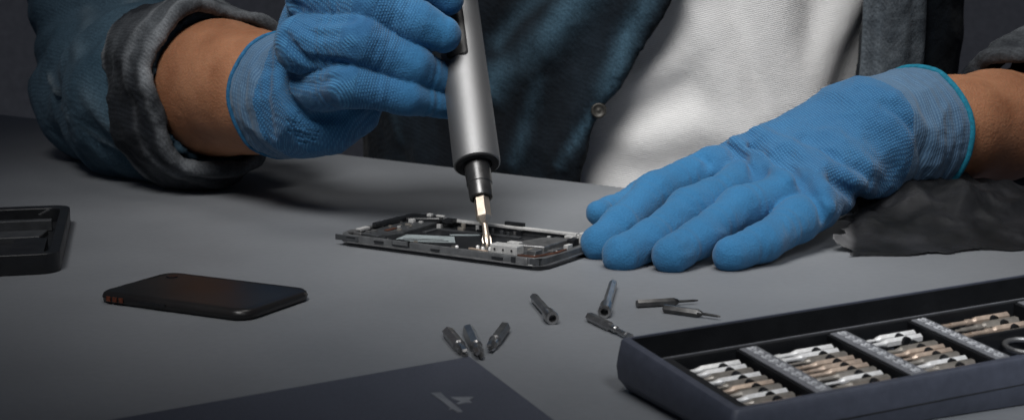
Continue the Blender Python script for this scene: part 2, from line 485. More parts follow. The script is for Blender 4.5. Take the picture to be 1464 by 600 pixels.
def rag_mat():
    m, nt, b = mat('smoky_film'); L = nt.links.new
    tc = N(nt, 'ShaderNodeTexCoord')
    n1 = N(nt, 'ShaderNodeTexNoise', Scale=40.0, Detail=6.0); L(tc.outputs['Object'], n1.inputs['Vector'])
    a = N(nt, 'ShaderNodeAttribute'); a.attribute_name = 'edge'
    r = N(nt, 'ShaderNodeValToRGB'); r.color_ramp.elements[0].color = (.004, .005, .006, 1); r.color_ramp.elements[1].color = (.020, .021, .025, 1)
    r.color_ramp.elements[0].position = .35; r.color_ramp.elements[1].position = .75
    L(n1.outputs['Fac'], r.inputs['Fac'])
    mx = N(nt, 'ShaderNodeMix', data_type='RGBA'); mx.inputs['B'].default_value = (.42, .42, .43, 1)
    L(r.outputs['Color'], mx.inputs['A']); L(math_node(nt, 'MULTIPLY', a.outputs['Fac'], n1.outputs['Fac']), mx.inputs['Factor'])
    L(mx.outputs['Result'], b.inputs['Base Color'])
    n2 = N(nt, 'ShaderNodeTexNoise', Scale=900.0, Detail=2.0); L(tc.outputs['Object'], n2.inputs['Vector'])
    bp = N(nt, 'ShaderNodeBump'); bp.inputs['Distance'].default_value = .0006; L(n2.outputs['Fac'], bp.inputs['Height']); L(bp.outputs['Normal'], b.inputs['Normal'])
    al = N(nt, 'ShaderNodeMapRange'); al.inputs['From Min'].default_value = .3; al.inputs['From Max'].default_value = .7; al.inputs['To Min'].default_value = .62; al.inputs['To Max'].default_value = .95
    L(n1.outputs['Fac'], al.inputs['Value']); L(al.outputs['Result'], b.inputs['Alpha'])
    b.inputs['Roughness'].default_value = .6; b.inputs['Specular IOR Level'].default_value = .3
    return m
M['rag'] = rag_mat()

# ------------------------------------------------------------------ setting
def ident(x, y, z): return np.array([x, y, z])
# the table's far edge runs obliquely, the person sits behind it
E0 = P(0, 163); E1 = P(880, 266)
ed = unit(E1 - E0); A_ = E0 - ed * 1.0; B_ = E1 + ed * 1.2
tb = MB()
tb.prism(ident, [(-1.6, .15), (.95, .15), (B_[0], B_[1]), (A_[0], A_[1])], -.028, 0)
t = tb.build('tabletop', M['table'], loc=(0, 1, 0)); tag(t, kind='structure'); bevel(t, .003, 2)
wl = MB().box(ident, (-4, 2.9, -.9), (4, 3.0, 3)).build('wall', M['wall']); tag(wl, kind='structure')

# ------------------------------------------------------------------ the person
RW = Q(395, 135, 1.10)                    # right wrist (left of the picture)
RC = Q(318, 126, 1.165)                   # sleeve opening
RE = Q(150, 150, 1.36)                    # elbow
LW = Q(1300, 188, 1.065)                  # left wrist
LF = np.array([.46, 1.215, .050]); LE = np.array([.58, 1.32, .07])
TC = np.array([.12, 1.40, 0.]); TR = math.radians(-17)
te = np.array([math.cos(TR), math.sin(TR), 0.]); tn = np.array([math.sin(TR), -math.cos(TR), 0.])   # along / towards the table

def torso(X, a, b):
    c = X - TC
    z = np.clip(X[:, 2], -.25, .5)
    sh = 1 + .10 * np.clip(z / .45, 0, 1)
    s = (c @ te) / (a * sh); w = (c @ tn - .10 * np.clip(z, 0, 1)) / b
    r = np.sqrt(s * s + w * w) + 1e-9
    d = (r - 1) * min(a, b) * .9
    top = X[:, 2] - (.50 - 1.2 * np.abs(s) ** 2 * .05)
    bot = -.28 - X[:, 2]
    return np.maximum(np.maximum(d, top), bot)

RSH = np.array([-.17, 1.47, .46]); LSH = np.array([.43, 1.36, .46])
def body_sdf(X):
    d = torso(X, .19, .105)
    arm, _ = chain(X, [(RSH, .05), (Q(165, -10, 1.43), .048), (RE + (.012, .01, .006), .044), (RE + (RC - RE) * .55, .050), (RC, .0475), (RC + (RW - RC) * .55, .041), (RC + (RW - RC) * .8, .0365), (RW, .032), (Q(440, 150, 1.06), .024)], .02)
    d = smin(d, arm, .03)
    arm, _ = chain(X, [(LSH, .05), (LE, .044), (LF, .041), (LW + (LF - LW) * .42, .0375), (LW + (LF - LW) * .2, .034), (LW, .029), (Q(1180, 225, 1.0), .016)], .02)
    d = smin(d, arm, .03)
    nk, _ = round_cone(X, np.array([.1, 1.36, .48]), np.array([.09, 1.34, .56]), .06, .055)
    return smin(d, nk, .04)
bv, bf = surf(body_sdf, (-.52, .93, -.3), (.72, 1.62, .64), .006)
person = mk('person', bv, bf, M['skin'], loc=(TC[0], TC[1], -.28), smooth=True)
tag(person, 'person in open navy denim jacket and white shirt working in blue knitted gloves', 'person')

# --- shirt
def shirt_base(X): return torso(X, .205, .120)
shirt_folds = []
def prep_folds(lst, fn, out):
    for pts, amp, w in lst: out.append(([march(fn, *p) for p in pts], amp, w))
prep_folds([([(985, -20), (1010, 40), (1035, 110), (1060, 190)], .026, .016),
            ([(1105, -20), (1110, 60), (1130, 150)], .024, .018),
            ([(1215, -10), (1180, 60), (1150, 140)], .016, .015),
            ([(920, 200), (1000, 180), (1060, 190)], .009, .018),
            ([(900, 120), (960, 90), (1010, 40)], .010, .013)], shirt_base, shirt_folds)
def shirt_sdf(X):
    d = shirt_base(X)
    d = addfolds(X, d, shirt_folds)
    return np.maximum(d, X[:, 2] - .47)
v, f = surf(shirt_sdf, (-.2, 1.08, -.26), (.46, 1.60, .50), .0045)
shirt = mk('shirt', v, f, M['shirt'], person, smooth=True)

# --- jacket: open front shell and two sleeves
XL = np.array([[.30, .19], [.143, .128], [.093, .0985], [.0535, .0715], [.003, .056], [-.3, .03]])[::-1]
XR = np.array([[.30, .30], [.143, .284], [.08, .279], [-.3, .26]])[::-1]
jk_folds = []
def jk_base(X): return torso(X, .268, .150)
prep_folds([([(850, -30), (790, 40), (705, 120)], .012, .016), ([(800, 30), (745, 130), (730, 230)], .008, .014),
            ([(900, 0), (860, 90), (800, 230)], .007, .013), ([(560, 140), (600, 200), (620, 240)], .008, .016),
            ([(700, 0), (660, 80)], .010, .02)], jk_base, jk_folds)
slv = [(RSH, .082), (Q(165, -10, 1.43), .070), (RE + (.012, .01, .010), .066), (RE + (RC - RE) * .5, .068), (RC, .060)]
AX = unit(RE - RC)                                    # forearm axis, towards the elbow
LAX = unit(LE - LF)
LC = LW + (LF - LW) * .52 + np.array([0, 0, .006])                # left sleeve opening
def jk_sdf(X):
    d0 = jk_base(X)
    d0 = addfolds(X, d0, jk_folds)
    xl = np.interp(X[:, 2], XL[:, 0], XL[:, 1]); xr = np.interp(X[:, 2], XR[:, 0], XR[:, 1])
    front = (X - TC) @ tn > 0
    edge = np.minimum(np.abs(X[:, 0] - xl), np.abs(X[:, 0] - xr))
    d0 = d0 - .0035 * np.clip((.024 - edge) / .004, 0, 1) * front
    shell = np.maximum(d0, -(d0 + .016))
    cut = np.where(front, np.minimum(X[:, 0] - xl, xr - X[:, 0]), -1.)
    shell = np.maximum(shell, cut)
    shell = np.maximum(shell, -.006 - X[:, 2] if False else -.24 - X[:, 2])
    a, u = chain(X, slv, .03)
    fold = .0035 * np.sin(u * 95 + 4 * np.sin(X[:, 2] * 30)) + .003 * np.sin(X[:, 2] * 85 + X[:, 0] * 60)
    a = a + fold * .6
    t_ = (X - RC) @ AX
    a = np.maximum(a, .012 - t_ if False else -(t_ - .004))
    inn, _ = chain(X, [(RE + (RC - RE) * .4, .050), (RC - AX * .03, .054)], .02)
    a = np.maximum(a, -inn)
    d = smin(shell, a, .012)
    b_, u2 = chain(X, [(LSH, .082), (LE + (0.02, .02, .01), .066), (LF, .056), (LC, .050)], .03)
    b_ = b_ + .003 * np.sin(u2 * 90 + X[:, 2] * 40)
    t2 = (X - LC) @ LAX
    b_ = np.maximum(b_, -t2)
    inn2, _ = chain(X, [(LC - LAX * .05, .044), (LC + LAX * .03, .044)], .01)
    b_ = np.maximum(b_, -inn2)
    return smin(d, b_, .012)
v, f = surf(jk_sdf, (-.56, .99, -.25), (.80, 1.68, .58), .005)
v = wrinkle(v, f, .0032, 15, (1, 1, .8), True, 1.)
# one denim, light put into its colour: lit sleeve paler, unlit front near black
aa, _ = chain(v, slv, .03)
M['jacket_arm'] = denim('lit_denim', (.034, .072, .105), (.10, .17, .225), 9, .35, .75, amp=.0003, worn=(.26, .33, .37))  # same denim, its lit tone put into the base colour
fc = v[f].mean(1)
isarm = (fc[:, 0] < -.19)
jacket_v, jacket_f, _ = submesh(v, f, ~isarm)
worn = np.zeros(len(jacket_v))
for pts, wd, am in (([(850, -30), (800, 30), (750, 80), (700, 125)], .012, .6), ([(800, -30), (745, 20), (715, 60)], .008, .5), ([(940, -20), (900, 50), (868, 130)], .008, .6),
                    ([(870, 130), (830, 190), (800, 235)], .004, .5), ([(770, 110), (750, 180), (735, 230)], .006, .3), ([(560, 130), (575, 200)], .006, .15)):
    worn = np.maximum(worn, am * np.exp(-(polydist(jacket_v, [march(jk_sdf, *p) for p in pts]) / wd) ** 2))
jacket = mk('jacket', jacket_v, jacket_f, M['jacket'], person, smooth=True, attrs={'worn': worn})
sv, sf, _ = submesh(v, f, isarm)
snn = normals(sv, sf); sw = np.zeros(len(sv))
for px_, hgt, wd, am in (([(74, 110), (100, 165), (150, 198), (215, 226)], .0040, .0028, .9), ([(80, 125), (106, 175), (154, 206), (215, 234)], -.0030, .0022, 0.),
                         ([(128, 20), (116, 80), (130, 140), (160, 180)], .0045, .007, .25), ([(170, 20), (150, 70), (158, 120)], -.0050, .006, 0.), ([(190, 5), (175, 50), (165, 110)], .0040, .006, .3)):
    dd = polydist(sv, [march(jk_sdf, *p) for p in px_]); g = np.exp(-(dd / wd) ** 2)
    sv = sv + snn * (g * hgt)[:, None]; sw = np.maximum(sw, am * g)
sleeve = mk('sleeve', sv, sf, M['jacket_arm'], jacket, smooth=True, attrs={'worn': sw}); sleeve['label'] = 'denim sleeve painted in its lit teal tone'

def ring_cuff(c, ax, R, w, th, seed, amp=.006, squash=1.0):
    """rolled-up cuff: a thick creased ring with a folded outer layer"""
    ax = unit(ax); e1 = unit(np.cross(ax, (0, 0, 1.))); e2 = np.cross(e1, ax)
    def fn(X):
        d = X - c; t = d @ ax; x = d @ e1; y = (d @ e2)
        r = np.sqrt(x * x + y * y); q = np.arctan2(y, x)
        R_ = R + amp * (np.sin(3 * q + seed) * .6 + .4 * np.sin(6 * q + 2 * seed + t * 60))
        R_ = R_ + .10 * t
        wv = .004 * np.sin(5 * q + seed * 3)
        a = np.abs(t - w / 2 + wv) - w / 2; b = np.abs(r - R_) - th
        o = np.sqrt(np.maximum(a + .003, 0) ** 2 + np.maximum(b + .003, 0) ** 2) + np.minimum(np.maximum(a + .003, b + .003), 0) - .003
        # the folded-over outer layer, a little shorter
        a2 = np.abs(t - w * .60 + wv * 1.6) - w * .36; b2 = np.abs(r - R_ - th) - .0034
        o2 = np.sqrt(np.maximum(a2 + .003, 0) ** 2 + np.maximum(b2 + .003, 0) ** 2) + np.minimum(np.maximum(a2 + .003, b2 + .003), 0) - .003
        return smin(o, o2, .003)
    L = R + w + .02
    return surf(fn, c - L, c + L, .0026)
v, f = ring_cuff(RC - AX * .006, AX, .0615, .066, .0040, 1.3, .0056)
tw = (v - RC) @ AX
v = wrinkle(v, f, .0026, 26, (1, 1, 1.3), True, 2.2)
mk('sleeve_cuff', v, f, M['jacket_cuff'], jacket, smooth=True, attrs={'worn': .55 * np.exp(-((tw + .004) / .004) ** 2) + .6 * np.exp(-((tw - .058) / .0035) ** 2) + .35 * np.exp(-((tw - .016) / .003) ** 2)})
v, f = ring_cuff(LC - LAX * .004, LAX, .0475, .06, .0050, 4.0, .003)
v = wrinkle(v, f, .0018, 26, (1, 1, 1.3), True, 4.2)
mk('sleeve_cuff', v, f, M['jacket_cuff'], jacket, smooth=True)

# front strips with stitching, and the metal button
def front_strip(pix, width, name):
    a = MB(); n = len(pix); V = []
    for (px, py) in pix:
        p = march(jk_base, px, py); q = march(jk_base, px + width, py)
        V.append((p, q))
    rows = []
    for (p, q) in V:
        o = tn * .013
        row = [p + o * .2, p + o, p * .75 + q * .25 + o * .9, p * .72 + q * .28 + o * 1.4, (p + q) / 2 + o * 1.3, p * .28 + q * .72 + o * 1.4, p * .25 + q * .75 + o * .9, q + o, q + o * .2]
        rows.append(row)
    m = len(rows[0]); vv = [x for r in rows for x in r]
    ff = [(i * m + j, i * m + j + 1, (i + 1) * m + j + 1, (i + 1) * m + j) for i in range(n - 1) for j in range(m - 1)]
    a.add(vv, ff)
    o = a.build(name, M['placket'], jacket, smooth=True)
    sm = o.modifiers.new('thick', 'SOLIDIFY'); sm.thickness = .003; sm.offset = -1
    ss = o.modifiers.new('sub', 'SUBSURF'); ss.levels = 2; ss.render_levels = 2
    return o
fs = front_strip([(1240, -60), (1239, 0), (1237, 60), (1232, 120), (1226, 200), (1222, 260)], 82, 'placket')
bp_ = march(jk_sdf, 856, 158); bn = unit(O3 - bp_)
MB().lathe(bp_ - bn * .002, bn, [(0, .006), (.005, .0065), (.0065, .0058), (.0068, .0046), (.006, .0042), (.0062, .0015), (.0066, .0005)], 24).build('button', M['brass_button'], jacket, smooth=True)

# ------------------------------------------------------------------ gloves
def glove_obj(sdf, lo, hi, h, parts_u, cut_c, cut_ax, cuff_at, name_label, ring_r):
    pass

def build_glove(fingers, palm, folds, wrist_c, wrist_ax, cuff_start, cuff_end, lo, hi, kf=.0009, kp=.0055, dimples=None, coat_from=.128, label=None, rim_r=.0024, rim_m=None):
    """fingers: chains from knuckle to tip, palm: chains; wrist_ax points to the elbow"""
    def base(X, full=False):
        pd = None; 
        for c in palm:
            d, u = chain(X, c, .012)
            pd = d if pd is None else smin(pd, d, .012)
        fd = None; fu = None; 
        for c in fingers:
            d, u = chain(X, c, .006); u = u - np.dot(c[0][0] - wrist_c, wrist_ax)
            if fd is None: fd, fu = d, u
            else:
                fu = np.where(d < fd, u, fu); fd = smin(fd, d, kf)
        d = smin(pd, fd, kp)
        if full: return d, pd, fd, fu
        return d
    F3 = []
    prep_folds(folds, base, F3)
    def sdf(X):
        d = base(X)
        d = addfolds(X, d, F3)
        t = (X - wrist_c) @ wrist_ax
        # soft folds of the knitted cuff
        q = np.clip((t - cuff_start) / .01, 0, 1)
        d = d - q * (.0007 * np.sin(t * 260 + 6 * X[:, 2]) + .0004 * np.sin(t * 700 + 2))
        return np.maximum(d, t - cuff_end - .004)
    v, f = surf(sdf, lo, hi, .00125)
    for (px, py, amp, w) in dimples or ():
        p = march(sdf, px, py); dd = np.linalg.norm(v - p, axis=1); m_ = dd < w * 3
        r_ = unit(p - O3); v[m_] += r_ * (amp * np.exp(-(dd[m_] / w) ** 2))[:, None]
    t = (v - wrist_c) @ wrist_ax
    d, pd, fd, fu = base(v, True)
    k = np.clip((pd - fd + .004) / .008, 0, 1)
    kk = np.clip(.5 + (pd - fd) / .010, 0, 1)
    nd = unit(unit(O3 - wrist_c) + (0, 0, .7)); gd = unit(wrist_ax - nd * np.dot(nd, wrist_ax))
    row = ((v - wrist_c) @ gd) * (1 - kk) - fu * kk
    # stitches run round the hand
    e1 = unit(np.cross(wrist_ax, (0, 0, 1.))); wale = (v - wrist_c) @ np.cross(nd, gd)
    coat = np.clip((fu - coat_from) / .022, 0, 1) * kk
    # creases across the finger joints and slack cloth elsewhere
    nn = normals(v, f); ds = np.zeros(len(v))
    ds -= .00032 * kk * np.sin(fu * 2 * math.pi / .0075 + v[:, 2] * 130) * np.clip(np.sin(fu * 2 * math.pi / .034 - .6), 0, 1)
    for i, p in enumerate(v):
        a = mnoise.noise(Vector(p * 42)); b_ = mnoise.noise(Vector((p[0] * 95 + p[2] * 60, p[1] * 70, p[2] * 95 - p[0] * 60)))
        ds[i] += (1 - 2.8 * abs(a)) * .0011 * (1 - .75 * kk[i]) + (1 - 2.8 * abs(b_)) * .00028
    v = v + nn * ds[:, None]
    at = {'row': row, 'wale': wale, 'coat': coat}
    ft = t[f].mean(1)
    gv, gf, ga = submesh(v, f, ft < cuff_start, at)
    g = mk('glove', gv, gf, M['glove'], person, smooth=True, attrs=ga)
    if label: g['label'] = label
    keep = (ft >= cuff_start) & (ft < cuff_end)
    cv, cf, ca = submesh(v, f, keep, at)
    ca['row'] = (cv - wrist_c) @ wrist_ax; ca['coat'] = np.zeros(len(cv))
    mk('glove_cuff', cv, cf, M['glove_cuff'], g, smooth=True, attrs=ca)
    # teal binding round the open end: follow the rim
    rim = cv[((cv - wrist_c) @ wrist_ax) > cuff_end - .0045]
    c0 = rim.mean(0); e2 = np.cross(wrist_ax, e1)
    ang = np.arctan2((rim - c0) @ e2, (rim - c0) @ e1); rr = np.sqrt(((rim - c0) @ e2) ** 2 + ((rim - c0) @ e1) ** 2)
    pts = []
    nb = 64
    for i in range(nb):
        a = -math.pi + 2 * math.pi * i / nb
        dd = np.abs((ang - a + math.pi) % (2 * math.pi) - math.pi); w = np.exp(-(dd / .12) ** 2); r = (rr * w).sum() / w.sum()
        pts.append(c0 + (e1 * math.cos(a) + e2 * math.sin(a)) * (r + .0002) + wrist_ax * .0025)
    MB().tube(pts, rim_r, 12, closed=True).build('glove_binding', rim_m or M['binding'], g, smooth=True)
    return g

def C3(*pts):
    """(px, py, depth, radius in photo pixels) -> chain"""
    return [(Q(x, y, D), r * D / F) for (x, y, D, r) in pts]

# left hand (right of the picture), laid on the table
lax = unit(LF - LW)
Lf = [C3((1016, 240, 1.00, 29), (936, 276, .968, 28), (886, 322, .932, 25), (855, 348, .915, 26)),
      C3((1062, 262, .975, 31), (985, 300, .938, 30), (928, 344, .903, 26.5), (889, 364, .886, 28.5)),
      C3((1126, 278, .957, 32), (1058, 299, .932, 31), (1000, 340, .898, 26.5), (960, 365, .878, 28.5)),
      C3((1168, 298, .950, 32), (1138, 315, .930, 31), (1092, 346, .897, 26.5), (1044, 364, .880, 26)),
      C3((1010, 262, 1.06, 28), (920, 282, 1.03, 24), (872, 303, 1.00, 20), (856, 304, .985, 18))]
Lp = [C3((1320, 185, 1.085, 78), (1215, 178, 1.055, 54), (1024, 241, 1.00, 29)),
      C3((1320, 190, 1.085, 76), (1220, 190, 1.045, 56), (1068, 260, .977, 31)),
      C3((1320, 190, 1.085, 76), (1225, 205, 1.035, 58), (1130, 276, .960, 32)),
      C3((1320, 192, 1.085, 76), (1230, 222, 1.030, 56), (1166, 294, .954, 32)),
      [(LW - lax * .04, .037), (LW - lax * .005, .0385), (LW + lax * .04, .0405)]]
Lfolds = [([(1085, 190), (1140, 218), (1172, 258), (1184, 295)], .0072, .0050),
          ([(1075, 212), (1122, 240), (1158, 275), (1176, 308)], -.0078, .0036),
          ([(1050, 202), (1095, 228), (1125, 258)], .0040, .0042),
          ([(1035, 204), (1060, 226), (1078, 250)], -.0044, .0034),
          ([(1000, 222), (1012, 232), (1020, 252)], -.0038, .0030),
          ([(1190, 262), (1225, 280), (1250, 292)], -.0055, .0048),
          ([(1180, 240), (1220, 258), (1260, 275)], .0050, .0052),
          ([(1180, 190), (1240, 236), (1275, 270)], .0038, .0055),
          ([(1150, 200), (1205, 232), (1240, 262)], -.0036, .0046),
          ([(1265, 150), (1310, 195), (1318, 262)], -.0024, .0042),
          ([(1280, 140), (1328, 185), (1338, 255)], .0026, .0040)]
glL = build_glove(Lf, Lp, Lfolds, LW, lax, -.044, .010, (.03, .84, -.004), (.40, 1.20, .14), label='glove lying flat with spread bent fingers')

# right hand (left of the picture), closed round the driver
rax = unit(RC - RW)
Rf = [C3((505, -70, 1.045, 44), (590, -48, 1.015, 35), (638, -2, 1.022, 25)),
      C3((452, -8, 1.03, 44), (530, 8, 1.003, 38), (595, 34, 1.003, 31), (633, 50, 1.006, 26)),
      C3((436, 64, 1.015, 44), (512, 60, .992, 38), (585, 94, 1.000, 32), (640, 122, 1.025, 25)),
      C3((446, 127, 1.028, 38), (500, 119, .990, 33), (580, 138, .995, 25), (640, 153, 1.018, 17)),
      C3((520, -40, 1.08, 40), (610, -75, 1.065, 30), (680, -80, 1.05, 25))]
Rp = [C3((425, 160, 1.06, 50), (455, 60, 1.05, 52), (480, -50, 1.05, 58)),
      C3((405, 150, 1.085, 60), (460, 174, 1.05, 37), (505, 158, 1.05, 30), (535, 130, 1.05, 20)),
      [(RW - rax * .06, .036), (RW - rax * .02, .0405), (RW + rax * .03, .0425)]]
Rfolds = [([(400, 95), (410, 140), (440, 166), (490, 166)], -.0065, .0045),
          ([(407, 52), (440, 88), (490, 92)], -.0055, .0032),
          ([(420, 30), (450, 50), (480, 52)], -.0022, .0028),
          ([(415, 110), (445, 122), (480, 112)], -.0022, .0028),
          ([(412, 5), (450, 30), (500, 28)], -.0055, .0032),
          ([(385, 100), (382, 140), (388, 190)], -.0028, .0045),
          ([(362, 105), (362, 150), (375, 195)], .0016, .0040),
          ([(372, 100), (372, 150), (385, 200)], -.0016, .0030),
          ([(470, 165), (500, 168), (520, 160)], .0015, .0035)]
rd = random.Random(5)
dots = [(414 + i * 7.5 + (j % 2) * 3.7 + rd.uniform(-1, 1), 160 + j * 6.5 + i * 1.6 + rd.uniform(-1, 1), .0022, .0013) for i in range(7) for j in range(7) if (i - 2.5) ** 2 / 9 + (j - 3) ** 2 / 9 < 1.1]
glR = build_glove(Rf, Rp, Rfolds, RW, rax, -.042, -.012, (-.30, .93, .015), (.03, 1.20, .26), coat_from=.150, dimples=dots, rim_r=.0016, rim_m=M['binding_blue'], label='glove gripping the screwdriver in a fist')

# ------------------------------------------------------------------ electric screwdriver
T0 = Q(698, 360, .935); T1 = Q(652, 0, 1.058)
sd = unit(T1 - T0)
def axis_at(py):
    a, b = 0., .4
    for _ in range(50):
        m_ = (a + b) / 2
        if proj(T0 + sd * m_)[1] > py: a = m_
        else: b = m_
    return a
tb_, ts_, tc0, tc1, tb1 = axis_at(326), axis_at(312), axis_at(284), axis_at(247), axis_at(236)
base = T0.copy()
drv = empty('electric_screwdriver', base, 'silver electric screwdriver with dark button held upright in gloved fist', 'screwdriver')
R0 = .0152
e = tb1
bar = MB().lathe(T0 + sd * e, sd, [(.004, .0100), (.0005, .0122), (0, .0143), (.0004, .0150), (.0015, R0), (.03, R0 * .995), (.06, R0 * .985), (.09, R0 * .975), (.135, R0 * .965), (.150, R0 * .94), (.153, R0 * .8), (.154, .001)], 96, True, True)
av = np.array(bar.v)
drvb = mk('barrel', av, bar.f, M['driver'], drv, attrs={'along': (av - T0) @ sd}, autosmooth=40)
MB().lathe(T0 + sd * (e - .0006), sd, [(0, .0098), (0, .0138), (.0045, .0138), (.0045, .0098)], 64, False, False).build('end_ring', M['black_gap'], drv, auto=40)
MB().lathe(T0 + sd * tc0, sd, [(.003, .0052), (0, .0058), (.0004, .0072), (.0018, .0075), (.010, .0077), (.0105, .0082), (tc1 - tc0 + .012, .0086)], 48).build('collet', M['collet'], drv, auto=40)
# bit held in the collet: hexagonal shank, tapered shoulder, cross tip
hexb = MB().lathe(T0 + sd * ts_, sd, [(-.0042, .0022), (0, .0047), (.0006, .0050), (tc0 - ts_ + .01, .0050)], 6, phase=.62).build('driver_bit', M['champagne'], drv)
tipm = MB()
tipm.lathe(T0 + sd * .004, sd, [(-.0025, .0006), (-.0005, .0016), (.002, .0023), (.0065, .0024), (.010, .0019), (ts_ - .0062, .0019)], 16)
e1_ = unit(np.cross(sd, (0, 1, 0))); e2_ = np.cross(sd, e1_)
for d_ in (e1_, e2_):
    fr = lambda x, y, z, d_=d_: T0 + sd * z + d_ * x + np.cross(sd, d_) * y
    tipm.prism(lambda x, y, w, d_=d_: T0 + sd * y + d_ * x + np.cross(sd, d_) * w, [(-.0007, .001), (.0007, .001), (.0026, .0045), (.0028, .009), (.0019, .0125), (-.0019, .0125), (-.0028, .009), (-.0026, .0045)], -.0005, .0005)
tipm.build('bit_tip', M['champagne'], hexb, auto=40)
# button, seated on the flank facing the camera's left
def cyl_patch(t0, t1, q0, q1, r, rc, bulge, thick):
    toC = unit((O3 - T0) - sd * np.dot(O3 - T0, sd)); side = np.cross(sd, toC)
    if proj(T0 + side * .02)[0] > proj(T0)[0]: side = -side          # side points to the picture's left
    poly = rrect(t0, q0 * r, t1, q1 * r, rc, 6)
    v = []; cen = [sum(p[0] for p in poly) / len(poly), sum(p[1] for p in poly) / len(poly)]
    fr = lambda a, s, rr: T0 + sd * a + (toC * math.cos(s / r) + side * math.sin(s / r)) * rr
    n = len(poly); rings = [(1.0, r - thick), (1.0, r + bulge * .6), (.93, r + bulge), (.5, r + bulge)]
    for k, rr in rings: v += [fr(cen[0] + (p[0] - cen[0]) * k, cen[1] + (p[1] - cen[1]) * k, rr) for p in poly]
    f = []
    for q in range(len(rings) - 1): f += [(q * n + i, q * n + (i + 1) % n, (q + 1) * n + (i + 1) % n, (q + 1) * n + i) for i in range(n)]
    f.append([(len(rings) - 1) * n + i for i in range(n)])
    return v, f
b0, b1 = axis_at(97), axis_at(-60)
v, f = cyl_patch(b0, b1, -.24, .75, R0, .0030, .0004, .001); mk('button_surround', v, f, M['black_gap'], drv, autosmooth=50)
v, f = cyl_patch(b0 + .0011, b1 - .0011, -.165, .68, R0, .0025, .0010, .001); M['button'] = plain('button_grey', (.055, .055, .054), .5, 0, .3); mk('button', v, f, M['button'], drv, autosmooth=50)

# ------------------------------------------------------------------ opened phone
pa = P(481, 350, .0); pb = P(768, 388, .0); pu = unit(pb - pa); pw = np.array([-pu[1], pu[0], 0])
PL, PWd = .152, .079
def ph(u, v_, w): return pa + pu * u + pw * v_ + np.array([0, 0, w])
phone = empty('opened_smartphone', pa + pu * PL / 2 + pw * PWd / 2, 'disassembled black smartphone with exposed circuit boards under the screwdriver tip', 'phone')
MB().prism(ph, rrect(.001, .001, PL - .001, PWd - .001, .009), 0.0002, .0032, .0004).build('screen_panel', M['glass_black'], phone, auto=35)
# mid frame: a ring with a floor, walls of real thickness
def ringmesh(fr, o, i, w0, w1, ch=.0004):
    n = len(o); mb = MB(); v = []
    co = [np.mean([p[0] for p in o]), np.mean([p[1] for p in o])]
    sc = lambda p, s: (co[0] + (p[0] - co[0]) * (1 - s / abs(p[0] - co[0] or 1)), p[1])
    for (pl, w, ins) in ((o, w0, 0), (o, w1 - ch, 0), (o, w1, ch), (i, w1, -ch), (i, w1 - ch, 0), (i, w0, 0)):
        for p in pl:
            d = math.hypot(p[0] - co[0], p[1] - co[1])
            v.append(fr(p[0] - (p[0] - co[0]) / d * ins, p[1] - (p[1] - co[1]) / d * ins, w))
    f = []
    for r in range(6):
        a, b = r * n, ((r + 1) % 6) * n
        f += [(a + k, a + (k + 1) % n, b + (k + 1) % n, b + k) for k in range(n)]
    return mb.add(v, f)
fr_ = ringmesh(ph, rrect(0, 0, PL, PWd, .010), rrect(.0035, .003, PL - .0035, PWd - .003, .008), .0033, .0074)
fr_o = fr_.build('mid_frame', M['frame'], phone, auto=35)
# bright lower lip along the near long edge, frame end caps, clips and notches
MB().prism(ph, rrect(-.0006, -.0006, PL + .0006, PWd + .0006, .0104), .0026, .0036, .0003).build('frame_lip', M['metal_mid'], phone, auto=35)
MB().prism(ph, rrect(.003, .0025, PL - .003, PWd - .0025, .008), .0037, .0042).build('battery_bay', M['plastic_black'], phone)
capm = MB()
capm.box(ph, (-.0004, -.0007, .0036), (.0178, .0004, .0072)); o = capm.build('end_cap', M['plastic_dark'], phone); bevel(o, .0004)
MB().box(ph, (.1315, -.0007, .0036), (.1345, .0004, .0070)).build('frame_break', M['plastic_black'], phone)
o = MB().box(ph, (.1345, -.0008, .0034), (.1425, .0004, .0074)).build('end_cap', M['metal_mid'], phone); bevel(o, .0006)
for (u0, u1, w0, w1, mm) in ((.0305, .0375, .0050, .0062, 'plastic_black'), (.0735, .080, .0048, .0056, 'plastic_black'), (.118, .1255, .0045, .0058, 'plastic_black'), (.0088, .0155, .0058, .0066, 'plastic_black')):
    MB().box(ph, (u0, -.0009, w0), (u1, .0006, w1)).build('clip_slot', M[mm], phone)
o = MB().box(ph, (.0450, -.0012, .0052), (.0565, .001, .0080)).build('side_key', M['frame'], phone); bevel(o, .0003)
MB().box(ph, (.0442, -.0005, .0048), (.0573, .0008, .0084)).build('key_recess', M['plastic_black'], phone)
# far long edge rail
o = MB().box(ph, (.03, PWd - .0055, .0072), (PL - .02, PWd - .002, .0090)).build('far_rail', M['metal_pale'], phone); bevel(o, .0004)
o = MB().box(ph, (.078, PWd - .004, .0088), (.092, PWd - .0012, .0112)).build('spring_clip', M['plastic_black'], phone)
